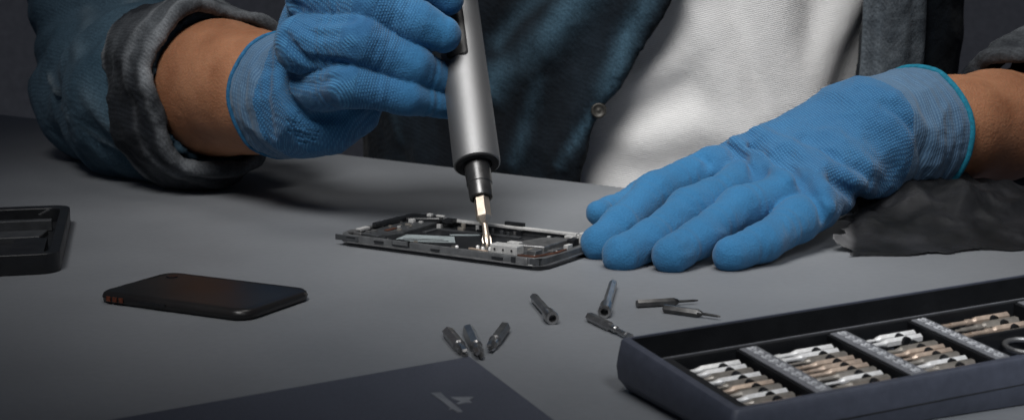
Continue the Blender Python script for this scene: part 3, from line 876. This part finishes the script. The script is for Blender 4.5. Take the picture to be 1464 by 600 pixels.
# left end: raised dark speaker module, contacts and brackets
sm_ = MB().prism(ph, [(.010, .014), (.024, .012), (.030, .030), (.0285, .074), (.012, .074), (.008, .050)], .0042, .0068, .0008)
sm_.build('speaker_module', M['plastic_dark'], phone)
MB().prism(ph, [(.004, .032), (.0085, .030), (.0105, .0765), (.0045, .0765)], .0075, .0098, .0005).build('back_cover_flap', M['plastic_black'], phone)
MB().prism(ph, [(.0105, .060), (.030, .070), (.030, .077), (.0105, .077)], .0068, .0096, .0006).build('camera_housing', M['plastic_black'], phone)
for (u, v_, du, dv, w0, w1, mm) in ((.019, .071, .0035, .003, .0096, .0114, 'metal_pale'), (.025, .073, .006, .0025, .0096, .0108, 'metal_pale'), (.0135, .058, .004, .003, .0068, .0092, 'metal_pale'),
                                     (.004, .006, .006, .006, .0072, .0088, 'metal_mid'), (.0045, .014, .004, .010, .0072, .0090, 'metal_pale'), (.010, .0045, .006, .003, .0068, .0085, 'metal_mid'),
                                     (.0335, .068, .008, .006, .0070, .0098, 'plastic_black'), (.018, .026, .003, .010, .0068, .0076, 'copper')):
    o = MB().box(ph, (u, v_, w0), (u + du, v_ + dv, w1)).build('contact_block', M[mm], phone); bevel(o, .0003)
r2 = random.Random(3)
for i in range(14):
    u = .006 + r2.random() * .022; v_ = .006 + r2.random() * .062; s_ = .0008 + r2.random() * .0014
    w = .0068 if v_ > .014 else .0074
    MB().box(ph, (u, v_, w), (u + s_ * 1.6, v_ + s_, w + .0009)).build('solder_pad', M[r2.choice(['metal_pale', 'metal_mid', 'steel_grey'])], phone)
# sticker in the battery bay
st = MB(); st.prism(ph, [(.035, .012), (.072, .028), (.060, .044), (.030, .034)], .0043, .00455)
sto = st.build('battery_sticker', M['sticker'], phone)
s2_ = MB()
s2_.prism(ph, [(.0365, .0155), (.0665, .0285), (.0655, .0300), (.0357, .0172)], .0046, .0047)
s2_.prism(ph, [(.037, .0205), (.061, .031), (.0603, .0322), (.0363, .0217)], .0046, .0047)
s2_.build('sticker_line', M['plastic_dark'], sto)
MB().prism(ph, [(.056, .046), (.072, .056), (.069, .059), (.053, .0485)], .0043, .0046).build('sticker_tab', M['sticker'], phone)
# right end: main board with shields, connectors and flex
bd = MB().prism(ph, [(.100, .006), (.147, .006), (.1485, .073), (.118, .073), (.118, .036), (.100, .024)], .0043, .0058).build('circuit_board', M['plastic_dark'], phone)
o = MB().box(ph, (.111, .008, .0058), (.130, .016, .0112)).build('shield_can', M['metal_pale'], bd); bevel(o, .0005)
for i in range(3):
    MB().lathe(ph(.1145 + i * .006, .0078, .0086), -pw, [(0, .0006), (.0004, .0006)], 10).build('shield_hole', M['plastic_black'], bd)
o = MB().prism(ph, [(.114, .022), (.138, .026), (.138, .058), (.121, .052)], .0058, .0092, .0006).build('shield_cover', M['metal_mid'], bd)
o = MB().box(ph, (.1125, .024, .006), (.121, .029, .0100)).build('camera_connector', M['metal_pale'], bd); bevel(o, .0004)
for (u, v_, du, dv, w1, mm) in ((.142, .060, .004, .006, .0125, 'metal_pale'), (.138, .064, .007, .004, .0105, 'metal_pale'), (.128, .066, .006, .005, .0085, 'metal_pale'), (.1395, .050, .0045, .007, .0100, 'plastic_black'),
                               (.143, .040, .003, .006, .0085, 'metal_pale'), (.136, .0095, .006, .008, .0095, 'metal_mid'), (.131, .018, .005, .004, .0085, 'steel_grey'), (.1425, .022, .004, .010, .0082, 'metal_mid'), (.146, .070, .004, .006, .0102, 'metal_pale')):
    o = MB().box(ph, (u, v_, .0058), (u + du, v_ + dv, w1)).build('connector', M[mm], bd); bevel(o, .0003)
for i in range(26):
    u = .103 + r2.random() * .043; v_ = .006 + r2.random() * .062; s_ = .0007 + r2.random() * .0013
    if u < .118 and v_ > .022: continue
    MB().box(ph, (u, v_, .0058), (u + s_ * 1.8, v_ + s_, .0066 + r2.random() * .002)).build('chip', M[r2.choice(['metal_pale', 'plastic_black', 'metal_mid', 'steel_grey'])], bd)
for i in range(34):
    u = .030 + r2.random() * .066; e_ = r2.random() < .5
    v_ = (.0045 + r2.random() * .005) if e_ else (.060 + r2.random() * .012); s_ = .0006 + r2.random() * .0012
    if not e_ and u > .09: continue
    MB().box(ph, (u, v_, .0042), (u + s_ * 2.2, v_ + s_, .0058 + r2.random() * .0018)).build('component', M[r2.choice(['metal_mid', 'plastic_dark', 'metal_pale', 'steel_grey', 'plastic_black'])], phone)
MB().prism(ph, [(.0345, .045), (.0375, .045), (.0375, .058), (.098, .0615), (.098, .0645), (.0345, .061)], .0043, .0050).build('ribbon_cable', M['plastic_dark'], phone)
MB().prism(ph, [(.1345, .0015), (.146, .0025), (.1510, .020), (.1502, .032), (.1490, .032), (.1490, .020), (.1445, .0045), (.1345, .0032)], .0074, .0082).build('copper_flex', M['copper'], phone)
o = MB().prism(ph, rrect(.1425, .0, PL, .030, .008), .0036, .0072).build('corner_bumper', M['plastic_dark'], phone)
MB().prism(ph, [(.096, .007), (.110, .004), (.111, .0062), (.097, .0092)], .0043, .0072).build('flex_cable', M['steel_warm'], phone)
for (u, v_) in ((.0985, .0135), (.1035, .0115), (.1075, .0135), (.088, .0065)):
    MB().lathe(ph(u, v_, .0045), (0, 0, 1.), [(0, .0011), (.003, .0011), (.0034, .0008)], 14).build('screw_post', M['steel_bright'], phone, auto=40)

# ------------------------------------------------------------------ closed black phone
k0 = P(270, 389, .0066); k1 = P(444, 410, .0066); k2 = P(141, 414, .0066)
ku = unit(k1 - k0); kv = unit(np.array([ku[1], -ku[0], 0]))
if np.dot(kv, k2 - k0) < 0: kv = -kv
c_ = (k1 + k2) / 2
KL, KW = .099, .061
def kf_(u, v_, w): return np.array([c_[0], c_[1], 0]) + ku * (u - KL / 2) + kv * (v_ - KW / 2) + np.array([0, 0, w])
kp = empty('small_phone', (c_[0], c_[1], 0), 'small closed matte black phone lying face down, orange marks on its side', 'phone')
def pillow(fr, L, W, r, h, mb=None):
    mb = MB(); v = []; o0 = rrect(0, 0, L, W, r, 8); n = len(o0)
    prof = [(0.0018, .0), (.0004, .0012), (0, .0032), (0, h - .0028), (.0006, h - .0010), (.0020, h - .0001), (.006, h), ]
    for ins, w in prof:
        o = rrect(ins, ins, L - ins, W - ins, max(r - ins, .001), 8)
        v += [fr(p[0], p[1], w) for p in o]
    f = [list(range(n))[::-1], [(len(prof) - 1) * n + i for i in range(n)]]
    for k in range(len(prof) - 1): f += [(k * n + i, k * n + (i + 1) % n, (k + 1) * n + (i + 1) % n, (k + 1) * n + i) for i in range(n)]
    return mb.add(v, f)
pillow(kf_, KL, KW, .010, .0057).build('body', M['phone_matte'], kp, auto=50)
M['orange'] = plain('dull_orange_print', (.13, .034, .016), .5, 0, .4, .3, 600)
for i in range(3):
    MB().box(kf_, (.0085 + i * .0042, KW - .0004, .0017), (.0112 + i * .0042, KW + .0003, .0042)).build('side_mark', M['orange'], kp)
MB().lathe(kf_(.012, .012, .0056), (0, 0, 1.), [(0, .0032), (.0005, .0032), (.0006, .0028)], 20).build('lens', M['glass_black'], kp)
MB().box(kf_, (.03, KW - .0001, .0026), (.048, KW + .0005, .0040)).build('side_key', M['plastic_black'], kp)

# ------------------------------------------------------------------ phone housing at the left border
h0 = P(101, 322, .0); h1 = P(86, 391, .0)
hv = unit(h1 - h0); hu = np.array([hv[1], -hv[0], 0]);
if hu[0] > 0: hu = -hu
HL = np.linalg.norm(h1 - h0) + .014
hb = h1
def hf(u, v_, w): return hb + hu * u - hv * v_ + np.array([0, 0, w])
hs = empty('phone_housing', hb + hu * .05 - hv * HL / 2, 'empty dark phone back housing at the dim left border of the table', 'phone housing')
ringmesh(hf, rrect(0, 0, .11, HL, .012), rrect(.006, .006, .104, HL - .012, .008), .0005, .012).build('housing_frame', M['plastic_black'], hs, auto=35)
MB().prism(hf, rrect(.004, .004, .106, HL - .006, .009), .0006, .003).build('floor_plate', M['plastic_black'], hs)
o = MB().box(hf, (.010, HL - .050, .003), (.098, HL - .044, .0105)).build('cross_bar', M['plastic_dark'], hs); bevel(o, .0006)
o = MB().prism(hf, [(.016, HL - .085), (.060, HL - .085), (.066, HL - .062), (.012, HL - .062)], .003, .0062, .0005).build('battery_plate', M['plastic_dark'], hs)
MB().prism(hf, [(.010, .012), (.030, .012), (.030, .070), (.018, .075), (.010, .070)], .003, .0085, .0006).build('corner_module', M['plastic_black'], hs)
for i in range(5):
    MB().lathe(hf(.014 + .001 * i, HL - .020 - i * .004, .0118), (0, 0, 1.), [(0, .0012), (.0006, .0012)], 12).build('screw', M['metal_mid'], hs)

# ------------------------------------------------------------------ screwdriver bits: prototypes
def bit_proto(kind, mat_, tipmat=None):
    """a bit along +x, butt at 0; shank and tip meshes (local coordinates)"""
    a = np.zeros(3); d = np.array([1., 0, 0])
    sh = MB(); tp = MB()
    sh.lathe(a, d, [(0, .0017), (.0004, .0020), (.0170, .0020), (.0176, .0018)], 6, phase=math.pi / 6)
    if kind == 'short':
        sh = MB(); sh.lathe(a, d, [(0, .0022), (.0006, .0027), (.0150, .0027)], 6, phase=math.pi / 6)
        tp.lathe(a, d, [(.0150, .0027), (.0155, .0020), (.0180, .0022), (.0192, .0022)], 20)
        for s in (-1, 1):
            tp.prism(lambda x, y, w, s=s: np.array([x, w, y]), [(.0190, s * .0008), (.0190, s * .0021), (.0222, s * .0017), (.0228, s * .0009)], -.0009, .0009)
    elif kind == 'socket':
        sh = MB(); sh.lathe(a, d, [(0, .0016), (.0005, .0021), (.0165, .0021), (.0172, .0023)], 6, phase=math.pi / 6)
        tp.lathe(a, d, [(.0172, .0024), (.0175, .0030), (.0215, .0031), (.0220, .0028), (.0220, .0017), (.0190, .0015)], 24, True, True)
    elif kind == 'needle':
        tp.lathe(a, d, [(.0176, .0017), (.0190, .0012), (.0196, .0007), (.0265, .0006), (.0285, .0003)], 14)
    elif kind == 'flat':
        tp.lathe(a, d, [(.0176, .0017), (.0196, .0011), (.0205, .0010), (.0240, .0009)], 14)
        tp.prism(lambda x, y, w: np.array([x, y, w]), [(.0232, -.0009), (.0232, .0009), (.0262, .0012), (.0285, .0010), (.0285, -.0010), (.0262, -.0012)], -.0004, .0004)
    elif kind == 'cross':
        tp.lathe(a, d, [(.0176, .0017), (.0194, .0011), (.0205, .0010), (.0255, .0010), (.0285, .0002)], 14)
        for ax in (0, 1):
            tp.prism((lambda x, y, w: np.array([x, y, w])) if ax else (lambda x, y, w: np.array([x, w, y])), [(.0245, -.0013), (.0245, .0013), (.0272, .0010), (.0285, .0002), (.0285, -.0002), (.0272, -.0010)], -.00025, .00025)
    elif kind == 'long':
        sh = MB(); sh.lathe(a, d, [(0, .0018), (.0005, .0022), (.0170, .0022), (.0176, .0020)], 6, phase=math.pi / 6)
        tp.lathe(a, d, [(.0176, .0018), (.0190, .0013), (.0200, .0016), (.0220, .0016), (.0225, .0011), (.0300, .0011)], 16)
        tp.prism(lambda x, y, w: np.array([x, y, w]), [(.0290, -.0011), (.0290, .0011), (.0335, .0013), (.0335, -.0013)], -.0005, .0005)
    return sh, tp

def mesh_of(mb, name, mat_):
    me = bpy.data.meshes.new(name); me.from_pydata([tuple(map(float, p)) for p in mb.v], [], mb.f); me.update()
    me.polygons.foreach_set('use_smooth', [True] * len(me.polygons)); me.set_sharp_from_angle(angle=math.radians(28))
    me.materials.append(mat_); return me

PROTO = {}
def place_bit(kind, matname, loc, x, roll, label, group, up=(0, 0, 1.), stretch=1.0, thick=1.0):
    key = (kind, matname)
    x = unit(x); y = unit(np.cross(up, x)); z = np.cross(x, y)
    Mx = Matrix(((x[0], y[0], z[0]), (x[1], y[1], z[1]), (x[2], y[2], z[2]))).to_4x4()
    Mx = Matrix.Translation(Vector(loc)) @ Mx @ Matrix.Rotation(roll, 4, 'X') @ Matrix.Diagonal((stretch, thick, thick, 1))
    if key not in PROTO:
        sh, tp = bit_proto(kind, matname)
        r = bpy.data.objects.new('screwdriver_bit', None); COL.objects.link(r); r.empty_display_size = .005
        s = bpy.data.objects.new('shank', mesh_of(sh, 'shank', M[matname])); COL.objects.link(s); s.parent = r
        q = bpy.data.objects.new('tip', mesh_of(tp, 'tip', M[matname])); COL.objects.link(q); q.parent = r
        PROTO[key] = r
    else:
        src = PROTO[key]; r = src.copy(); COL.objects.link(r)
        for ch in src.children:
            c = ch.copy(); COL.objects.link(c); c.parent = r
    r.matrix_world = Mx
    tag(r, label, 'bit', group)
    return r

SC = 'bits scattered on the table'
def scatter(kind, m_, p0, p1, rad, label, roll=0.0, tipz=None):
    a = P(*p0, rad); b = P(*p1, rad if tipz is None else tipz)
    L0 = {'short': .0228, 'socket': .022, 'long': .0335, 'needle': .0285}[kind]
    return place_bit(kind, m_, a, b - a, roll, label, SC, stretch=np.linalg.norm(b - a) / L0, thick=1.12)
scatter('short', 'steel_scatter', (640, 474), (666, 505), .0025, 'leftmost of the three short slotted bits by the dark lid corner', .2)
scatter('short', 'steel_scatter', (669, 470), (687, 508), .0025, 'middle of the three short slotted bits by the dark lid corner', .8)
scatter('short', 'steel_scatter', (722, 467), (700, 498), .0025, 'rightmost of the three short slotted bits, leaning other way than its neighbours', .4)
scatter('socket', 'steel_scatter', (763, 424), (790, 455), .0032, 'thick socket bit alone in front of the opened smartphone', .3)
scatter('socket', 'steel_scatter', (877, 404), (864, 446), .0032, 'upright pointing socket bit just below the middle gloved fingertips', .1)
scatter('long', 'steel_scatter', (842, 452), (902, 481), .0024, 'long bit with stepped neck touching the left end of the bit case', .5)
scatter('needle', 'steel_dark', (910, 434), (998, 429), .0021, 'black bit with thin tip, rear one of the two lying close together', .1, .0021)
scatter('needle', 'steel_dark', (949, 440), (1030, 452), .0025, 'dark hexagonal bit with thin tip, front one of the two lying close together', .5, .0021)

# ------------------------------------------------------------------ the bit case
K = .088
cn = unit(np.array([0, -K, 1.0]))
ca = P(885, 483, .023)
cb = PP(1050, 586, ca, cn); cc = PP(1464, 391.5, ca, cn)
cu = unit(cc - ca); cv_ = np.cross(cu, cn); cv_ = unit(cv_)
if np.dot(cv_, cb - ca) < 0: cv_ = -cv_
def cs(u, v_, w): return ca + cu * u + cv_ * v_ + cn * w
def uv(px, py, w=0.):
    d = PP(px, py, ca + cn * w, cn) - ca
    return np.dot(d, cu), np.dot(d, cv_)
CL = .285; CW = np.dot(cb - ca, cv_) + .001
case = empty('bit_case', cs(CL / 2, CW / 2, 0) * np.array([1, 1, 0]), 'open dark navy bit case holding rows of small bits', 'bit case')
WD = -.013      # depth of wells below the rim
# outer shell: rounded end, walls down to the table, front face with a seam
def dz(u, v_):   # drop to the table
    return None
shell = MB()
def down(u, v_, ins=0.):
    p = cs(u, v_, 0); return np.array([p[0], p[1], 0.0006])
rim_o = [(0, 0)] + [(0, CW)]
out = [(.000, .000), (CL, .000), (CL, CW), (.000, CW)]
out = rrect(0, 0, CL, CW, .0025, 4)
inner = rrect(.0042, .0016, CL - .0042, CW - .0030, .0015, 4)
n = len(out); v = []; f = []
for p in inner: v.append(cs(p[0], p[1], WD))
for p in inner: v.append(cs(p[0], p[1], 0))
for p in out:
    c2 = (CL / 2, CW / 2); v.append(cs(p[0] + .0006 * np.sign(c2[0] - p[0]), p[1] + .0006 * np.sign(c2[1] - p[1]), 0))
for p in out: v.append(cs(p[0], p[1], -.0007))
bulge = lambda k: .0018 * math.sin(math.pi * k)
for k in (.25, .5, .75, 1.0):
    for p in out:
        a = cs(p[0], p[1], -.0007); z = a[2] * (1 - k) + .0006 * k
        o_ = bulge(k * .8) - (.004 * max(0, k - .7) / .3)
        q = cs(p[0] + o_ * (1 if p[0] > CL / 2 else -1), p[1] + o_ * .4 * (1 if p[1] > CW / 2 else -1), 0)
        v.append(np.array([q[0], q[1], z]))
R_ = len(v) // n
for r in range(R_ - 1): f += [(r * n + i, r * n + (i + 1) % n, (r + 1) * n + (i + 1) % n, (r + 1) * n + i) for i in range(n)]
f.append(list(range(n))); f.append([(R_ - 1) * n + i for i in range(n)][::-1])
mk('case_body', v, f, M['case'], case, autosmooth=30)
# seam line round the case front
sp = []
for i in range(40):
    u = .002 + (CL - .004) * i / 39
    p = cs(u, CW + .0013, -.0110); sp.append((p[0], p[1], max(p[2], .0012)))
MB().tube(sp, .0004, 6).build('case_seam', M['tray'], case)
lin = MB(); lin.box(cs, (.0044, .0018, WD + .0003), (CL - .0044, v1 if False else .0024, -.0006)); lin.box(cs, (.0044, .0026, WD + .0003), (CL - .0044, uv(957, 507)[1] - .0002, WD + .0012)); lin.build('recess_dark_plates', M['tray'], case)  # added dark plates, making the rear recess blacker than the case
# tray plate: grid of bars round the wells
v1 = uv(957, 507)[1]
wells = []
for a, b in (((965, 511), (1052, 494)), ((1081, 488), (1175, 469)), ((1203, 464), (1288, 449)), ((1316, 446), (1440, 424))):
    wells.append((uv(*a)[0], uv(*b)[0]))
TT = -.0010
tr = MB()
v_in0, v_in1 = v1 + .0022, CW - .0052
tr.box(cs, (.0042, v1, WD + .0002), (CL - .0042, v_in0, TT))                     # rear bar
tr.box(cs, (.0042, v_in1, WD + .0002), (CL - .0042, CW - .0031, TT - .0004))      # front bar
tr.box(cs, (.0043, v_in0, WD + .0002), (wells[0][0], v_in1, TT))                  # left bar
edges = []
for i in range(3):
    tr.box(cs, (wells[i][1], v_in0, WD + .0002), (wells[i + 1][0], v_in1, TT - .0006))
    edges.append((wells[i][1], wells[i + 1][0]))
tr.box(cs, (wells[3][1], v_in0, WD + .0002), (CL - .0043, v_in1, TT - .0006)); edges.append((wells[3][1], wells[3][1] + (edges[0][1] - edges[0][0])))
vm = uv(1385, 477)[1]
tr.box(cs, (wells[3][0], vm, WD + .0002), (wells[3][1], vm + .0016, TT - .0002))
o = tr.build('tray', M['tray'], case); bevel(o, .0004)
# lighter rim line on the tray edges
rl = MB(); rl.box(cs, (.0044, v1 + .0001, TT), (CL - .0044, v1 + .0007, TT + .0003)); rl.build('tray_rim', M['strip'], case)
# printed label strips between the wells
for (a, b) in edges:
    s = MB(); s.box(cs, (a + .0009, v_in0 + .0008, TT - .0006), (b - .0011, v_in1 - .0004, TT + .0002)).build
    so = s.build('label_strip', M['strip'], case); bevel(so, .0004)
    mk_ = MB(); w = b - a; rr = random.Random(int(a * 1e6))
    for i in range(10):
        vv = v_in0 + .0035 + (v_in1 - v_in0 - .007) * i / 9
        for du in (-.0011, .0011):
            cx = (a + b) / 2 + du
            pts = [cs(cx + .0008 * math.cos(q), vv + .0011 * math.sin(q), TT + .0004) for q in np.linspace(0, 2 * math.pi, 9)[:-1 - (rr.random() < .3)]]
            mk_.tube(pts, .00034, 5, closed=rr.random() < .6)
        mk_.box(cs, ((a + b) / 2 - .0016, vv + .0018, TT + .0002), ((a + b) / 2 + .0016, vv + .0021, TT + .00035))
    mk_.build('printed_number', M['mark'], so)
# bits in the wells
ORD = ['first', 'second', 'third', 'fourth', 'fifth', 'sixth', 'seventh', 'eighth', 'ninth', 'tenth']
WN = ['leftmost well', 'second well from the left', 'third well from the left', 'rear right well']
TONE = {'steel_bright': 'bright silver', 'steel_warm': 'beige-toned', 'steel_grey': 'grey-toned', 'steel_dark': 'black'}
pat = [list('bbgbgwgbgw'), list('bbgwwwgbgw'), list('bb gwwgbgw'), list('wgwg')]  # alternating tones, partly facet light put into the base colours
KEY = {'b': 'steel_bright', 'g': 'steel_grey', 'w': 'steel_warm', 'd': 'steel_dark'}
clipm = None
GRP = 'bits sorted in the case'
for wi, (a, b) in enumerate(wells):
    seq = pat[wi]; cnt = len(seq)
    va, vb = v_in0 + .0085, v_in1 - .0030
    if wi == 3: vb = vm - .0022; va = v_in0 + .0065
    for i, ch in enumerate(seq):
        vv = va + (vb - va) * i / (cnt - 1)
        w = -.0044
        if wi < 3:
            bu = b - .0035
        else: bu = a + .0405
        clip = MB(); cu_ = bu - .0093
        nseg = 12; poly = [(cu_ + .0022 * math.cos(q), w - .0004 + .0028 * math.sin(q)) for q in np.linspace(0, math.pi, nseg)]
        pv = [cs(x, vv + .0014, z) for x, z in poly] + [cs(x, vv + .0032, z) for x, z in poly]
        pf = [list(range(nseg)), list(range(nseg, 2 * nseg))[::-1]] + [(k, nseg + k, nseg + (k + 1) % nseg, (k + 1) % nseg) for k in range(nseg)]
        clip.add(pv, pf)
        clip.box(cs, (cu_ - .0026, vv + .0022, WD + .0003), (cu_ + .0026, vv + .0030, w - .0013))
        clip.build('bit_clip', M['tray'], case)
        if ch == ' ': continue
        kd = ['flat', 'cross', 'needle', 'flat', 'cross'][(i * 3 + wi) % 5]
        if wi == 3: kd = 'long'
        extra = random.uniform(-.0006, .0006)
        base_p = cs(bu + extra, vv, w)
        lab = f"{TONE[KEY[ch]]} bit, {ORD[i]} from the back in the {WN[wi]}"
        place_bit(kd, KEY[ch], base_p, -cu + cv_ * random.uniform(-.012, .012), (0.0 if ch != 'g' else .5) + random.uniform(-.12, .12), lab, GRP, cn, 1.07, .97)
    # low comb that carries the bits
    cm = MB(); cm.box(cs, (a + .010, v_in0 + .0004, WD + .0003), (a + .0125, (vb + .003), -.0066)); cm.box(cs, (b - .006 if wi < 3 else a + .036, v_in0 + .0004, WD + .0003), (b - .0035 if wi < 3 else a + .0385, (vb + .003), -.0066))
    cm.build('bit_rest', M['tray'], case)
# grey ring hook in the small front compartment
ru, rv = uv(1466, 496, -.006)
rp = [cs(ru + .0085 * math.cos(q), rv + .0085 * math.sin(q), -.0055) for q in np.linspace(math.radians(40), math.radians(345), 40)]
rg = MB().tube(rp, .0012, 12).build('ring_tool', M['metal_mid'], loc=cs(ru, rv, -.0067), smooth=True)
tag(rg, 'grey open metal ring lying in the front right compartment of the bit case', 'ring')

# ------------------------------------------------------------------ dark lid in front, with its emblem
KL_ = .098
ln = unit(np.array([0, -KL_, 1.0])); la = P(672, 508, .0205)
lb = PP(160, 598, la, ln); lc = PP(790, 600, la, ln)
lu = unit(lb - la); lv = unit(np.cross(lu, ln))
if np.dot(lv, lc - la) < 0: lv = -lv
def lf(u, v_, w): return la + lu * u + lv * v_ + ln * w
LLn, LWd = .19, .15
ov = rrect(0, 0, LLn, LWd, .0012, 3); n = len(ov); v = []
for (ins, w) in ((.0006, 0.), (0, -.0006)):
    v += [lf(min(max(p[0], ins), LLn - ins), min(max(p[1], ins), LWd - ins), w) for p in ov]
for p in ov:
    q = lf(p[0], p[1], 0); v.append((q[0], q[1], .0006))
f = [list(range(n)), [2 * n + i for i in range(n)][::-1]]
for r in range(2): f += [(r * n + i, r * n + (i + 1) % n, (r + 1) * n + (i + 1) % n, (r + 1) * n + i) for i in range(n)]
lid = mk('case_lid', v, f, M['lid'], autosmooth=30)
tag(lid, 'flat dark navy case lid with pale angular emblem in the foreground', 'lid')
def luv(x, y):
    d = PP(600 + x / 6, 500 + y / 6, la, ln) - la; return np.dot(d, lu), np.dot(d, lv)
em = MB()
p1 = [(92, 372), (182, 368), (235, 420), (300, 470), (370, 528), (352, 538), (322, 538), (285, 512), (248, 516), (262, 498), (190, 440)]
p2 = [(262, 407), (463, 405), (424, 432), (450, 455), (392, 455), (338, 470), (312, 464), (348, 442), (300, 428)]
for p in (p1, p2):
    pl = [luv(*q) for q in p]
    ar = sum(pl[i][0] * pl[(i + 1) % len(pl)][1] - pl[(i + 1) % len(pl)][0] * pl[i][1] for i in range(len(pl)))
    em.prism(lf, pl, -.0002, .0003)
em.build('emblem', M['logo'], lid)

# ------------------------------------------------------------------ crumpled smoky film under the left wrist
def rag():
    a = P(1188, 374); b = P(1620, 352); c = P(1600, 290); d = P(1175, 316)
    nu, nv = 170, 110
    V = []; E_ = []; keep = np.ones((nv, nu), bool)
    for j in range(nv):
        for i in range(nu):
            s, t_ = i / (nu - 1), j / (nv - 1)
            p = (a * (1 - s) + b * s) * (1 - t_) + (d * (1 - s) + c * s) * t_
            n1 = mnoise.fractal(Vector((p[0] * 20, p[1] * 20, 1.7)), 1.0, 2.0, 4)
            # sharp ridges of stiff crumpled film
            n2 = 1 - abs(mnoise.noise(Vector((p[0] * 19 + p[1] * 15, p[1] * 12 - p[0] * 9, 5.1)))) * 2.4
            n3 = 1 - abs(mnoise.noise(Vector((p[0] * 52 - p[1] * 30, p[1] * 33, 2.4)))) * 2.4
            front = min(1, max(0, t_ - .02) * 1.9) ** .8
            env = front * min(1, s * 7 + .25)
            arch = .007 + .022 * math.sin(math.pi * min(1, max(0, s * 1.5 - .05)))
            z = .0012 + env * max(0, arch * (.8 + .3 * n1) * math.sin(math.pi * min(1, t_ * .62)) + .0075 * max(-.4, n2) * (.3 + .7 * t_) + .0020 * n3)
            w = .005 * mnoise.noise(Vector((p[0] * 60, p[1] * 60, 9.)))
            sl = max(0, 1 - s / .08)
            z += sl * .012 * max(0, math.sin(math.pi * t_)) + sl * .003 * n3
            V.append((p[0] + w * (.2 + .35 * sl) + .003 * n1, p[1] + w + .003 * n1 * t_, max(.0008, z)))
            E_.append(min(1, sl * 1.6))
            if s < .05 + .09 * mnoise.noise(Vector((t_ * 7, 3.3, 0))) + .012 * mnoise.noise(Vector((t_ * 24, 1.3, 0))): keep[j, i] = False
            if t_ < .04 + .05 * mnoise.noise(Vector((s * 9, 7.7, 0))): keep[j, i] = False
    f = []
    for j in range(nv - 1):
        for i in range(nu - 1):
            if keep[j, i] and keep[j + 1, i] and keep[j, i + 1] and keep[j + 1, i + 1]:
                f.append((j * nu + i, j * nu + i + 1, (j + 1) * nu + i + 1, (j + 1) * nu + i))
    V = np.array(V); f = np.array(f)
    v2, f2, at = submesh(V, f, np.ones(len(f), bool), {'edge': np.array(E_)})
    o = mk('crumpled_film', v2, f2, M['rag'], smooth=True, attrs=at)
    s = o.modifiers.new('thick', 'SOLIDIFY'); s.thickness = .0005
    tag(o, 'crumpled smoky black film with frayed pale end under the gloved wrist', 'film')
rag()

# ------------------------------------------------------------------ light
def aim(o, target):
    o.rotation_euler = (Vector(target) - o.location).to_track_quat('-Z', 'Y').to_euler()
def spot(name, loc, target, power, size_deg, blend, radius, col=(1, 1, 1)):
    l = bpy.data.lights.new(name, 'SPOT'); l.energy = power; l.spot_size = math.radians(size_deg); l.spot_blend = blend
    l.shadow_soft_size = radius; l.color = col
    o = bpy.data.objects.new(name, l); COL.objects.link(o); o.location = loc; aim(o, target); return o
spot('ceiling_lamp', (.24, 1.00, 1.20), (.14, 1.00, 0), 35, 38, 1.0, .34, (1, .97, .93))
spot('side_lamp', (-.18, .44, .98), (.06, 1.13, .09), 97, 42, 1.0, .34, (1, .985, .97))
spot('case_fill', (.32, .10, .62), (.25, .65, .0), 22, 36, 1.0, .18, (.95, .97, 1.0))  # added fill to brighten the bit case, no real lamp stands here
w = bpy.data.worlds.new('World'); S.world = w; w.use_nodes = True
bg = w.node_tree.nodes['Background']; bg.inputs['Color'].default_value = (.62, .72, 1.0, 1); bg.inputs['Strength'].default_value = .05

# ------------------------------------------------------------------ camera object, render settings
cd = bpy.data.cameras.new('camera'); cam = bpy.data.objects.new('camera', cd); COL.objects.link(cam)
cam.location = (0, 0, H); cam.rotation_euler = (math.pi / 2 - TH, 0, 0)
cd.sensor_fit = 'HORIZONTAL'; cd.sensor_width = 36; cd.lens = 36 * F / 1464
cd.clip_start = .02; cd.clip_end = 20
cd.dof.use_dof = True; cd.dof.focus_distance = .88; cd.dof.aperture_fstop = 20
S.camera = cam
S.view_settings.view_transform = 'Standard'; S.view_settings.look = 'None'
S.view_settings.exposure = 0; S.view_settings.gamma = 1
S.cycles.use_denoising = True
S.cycles.max_bounces = 6
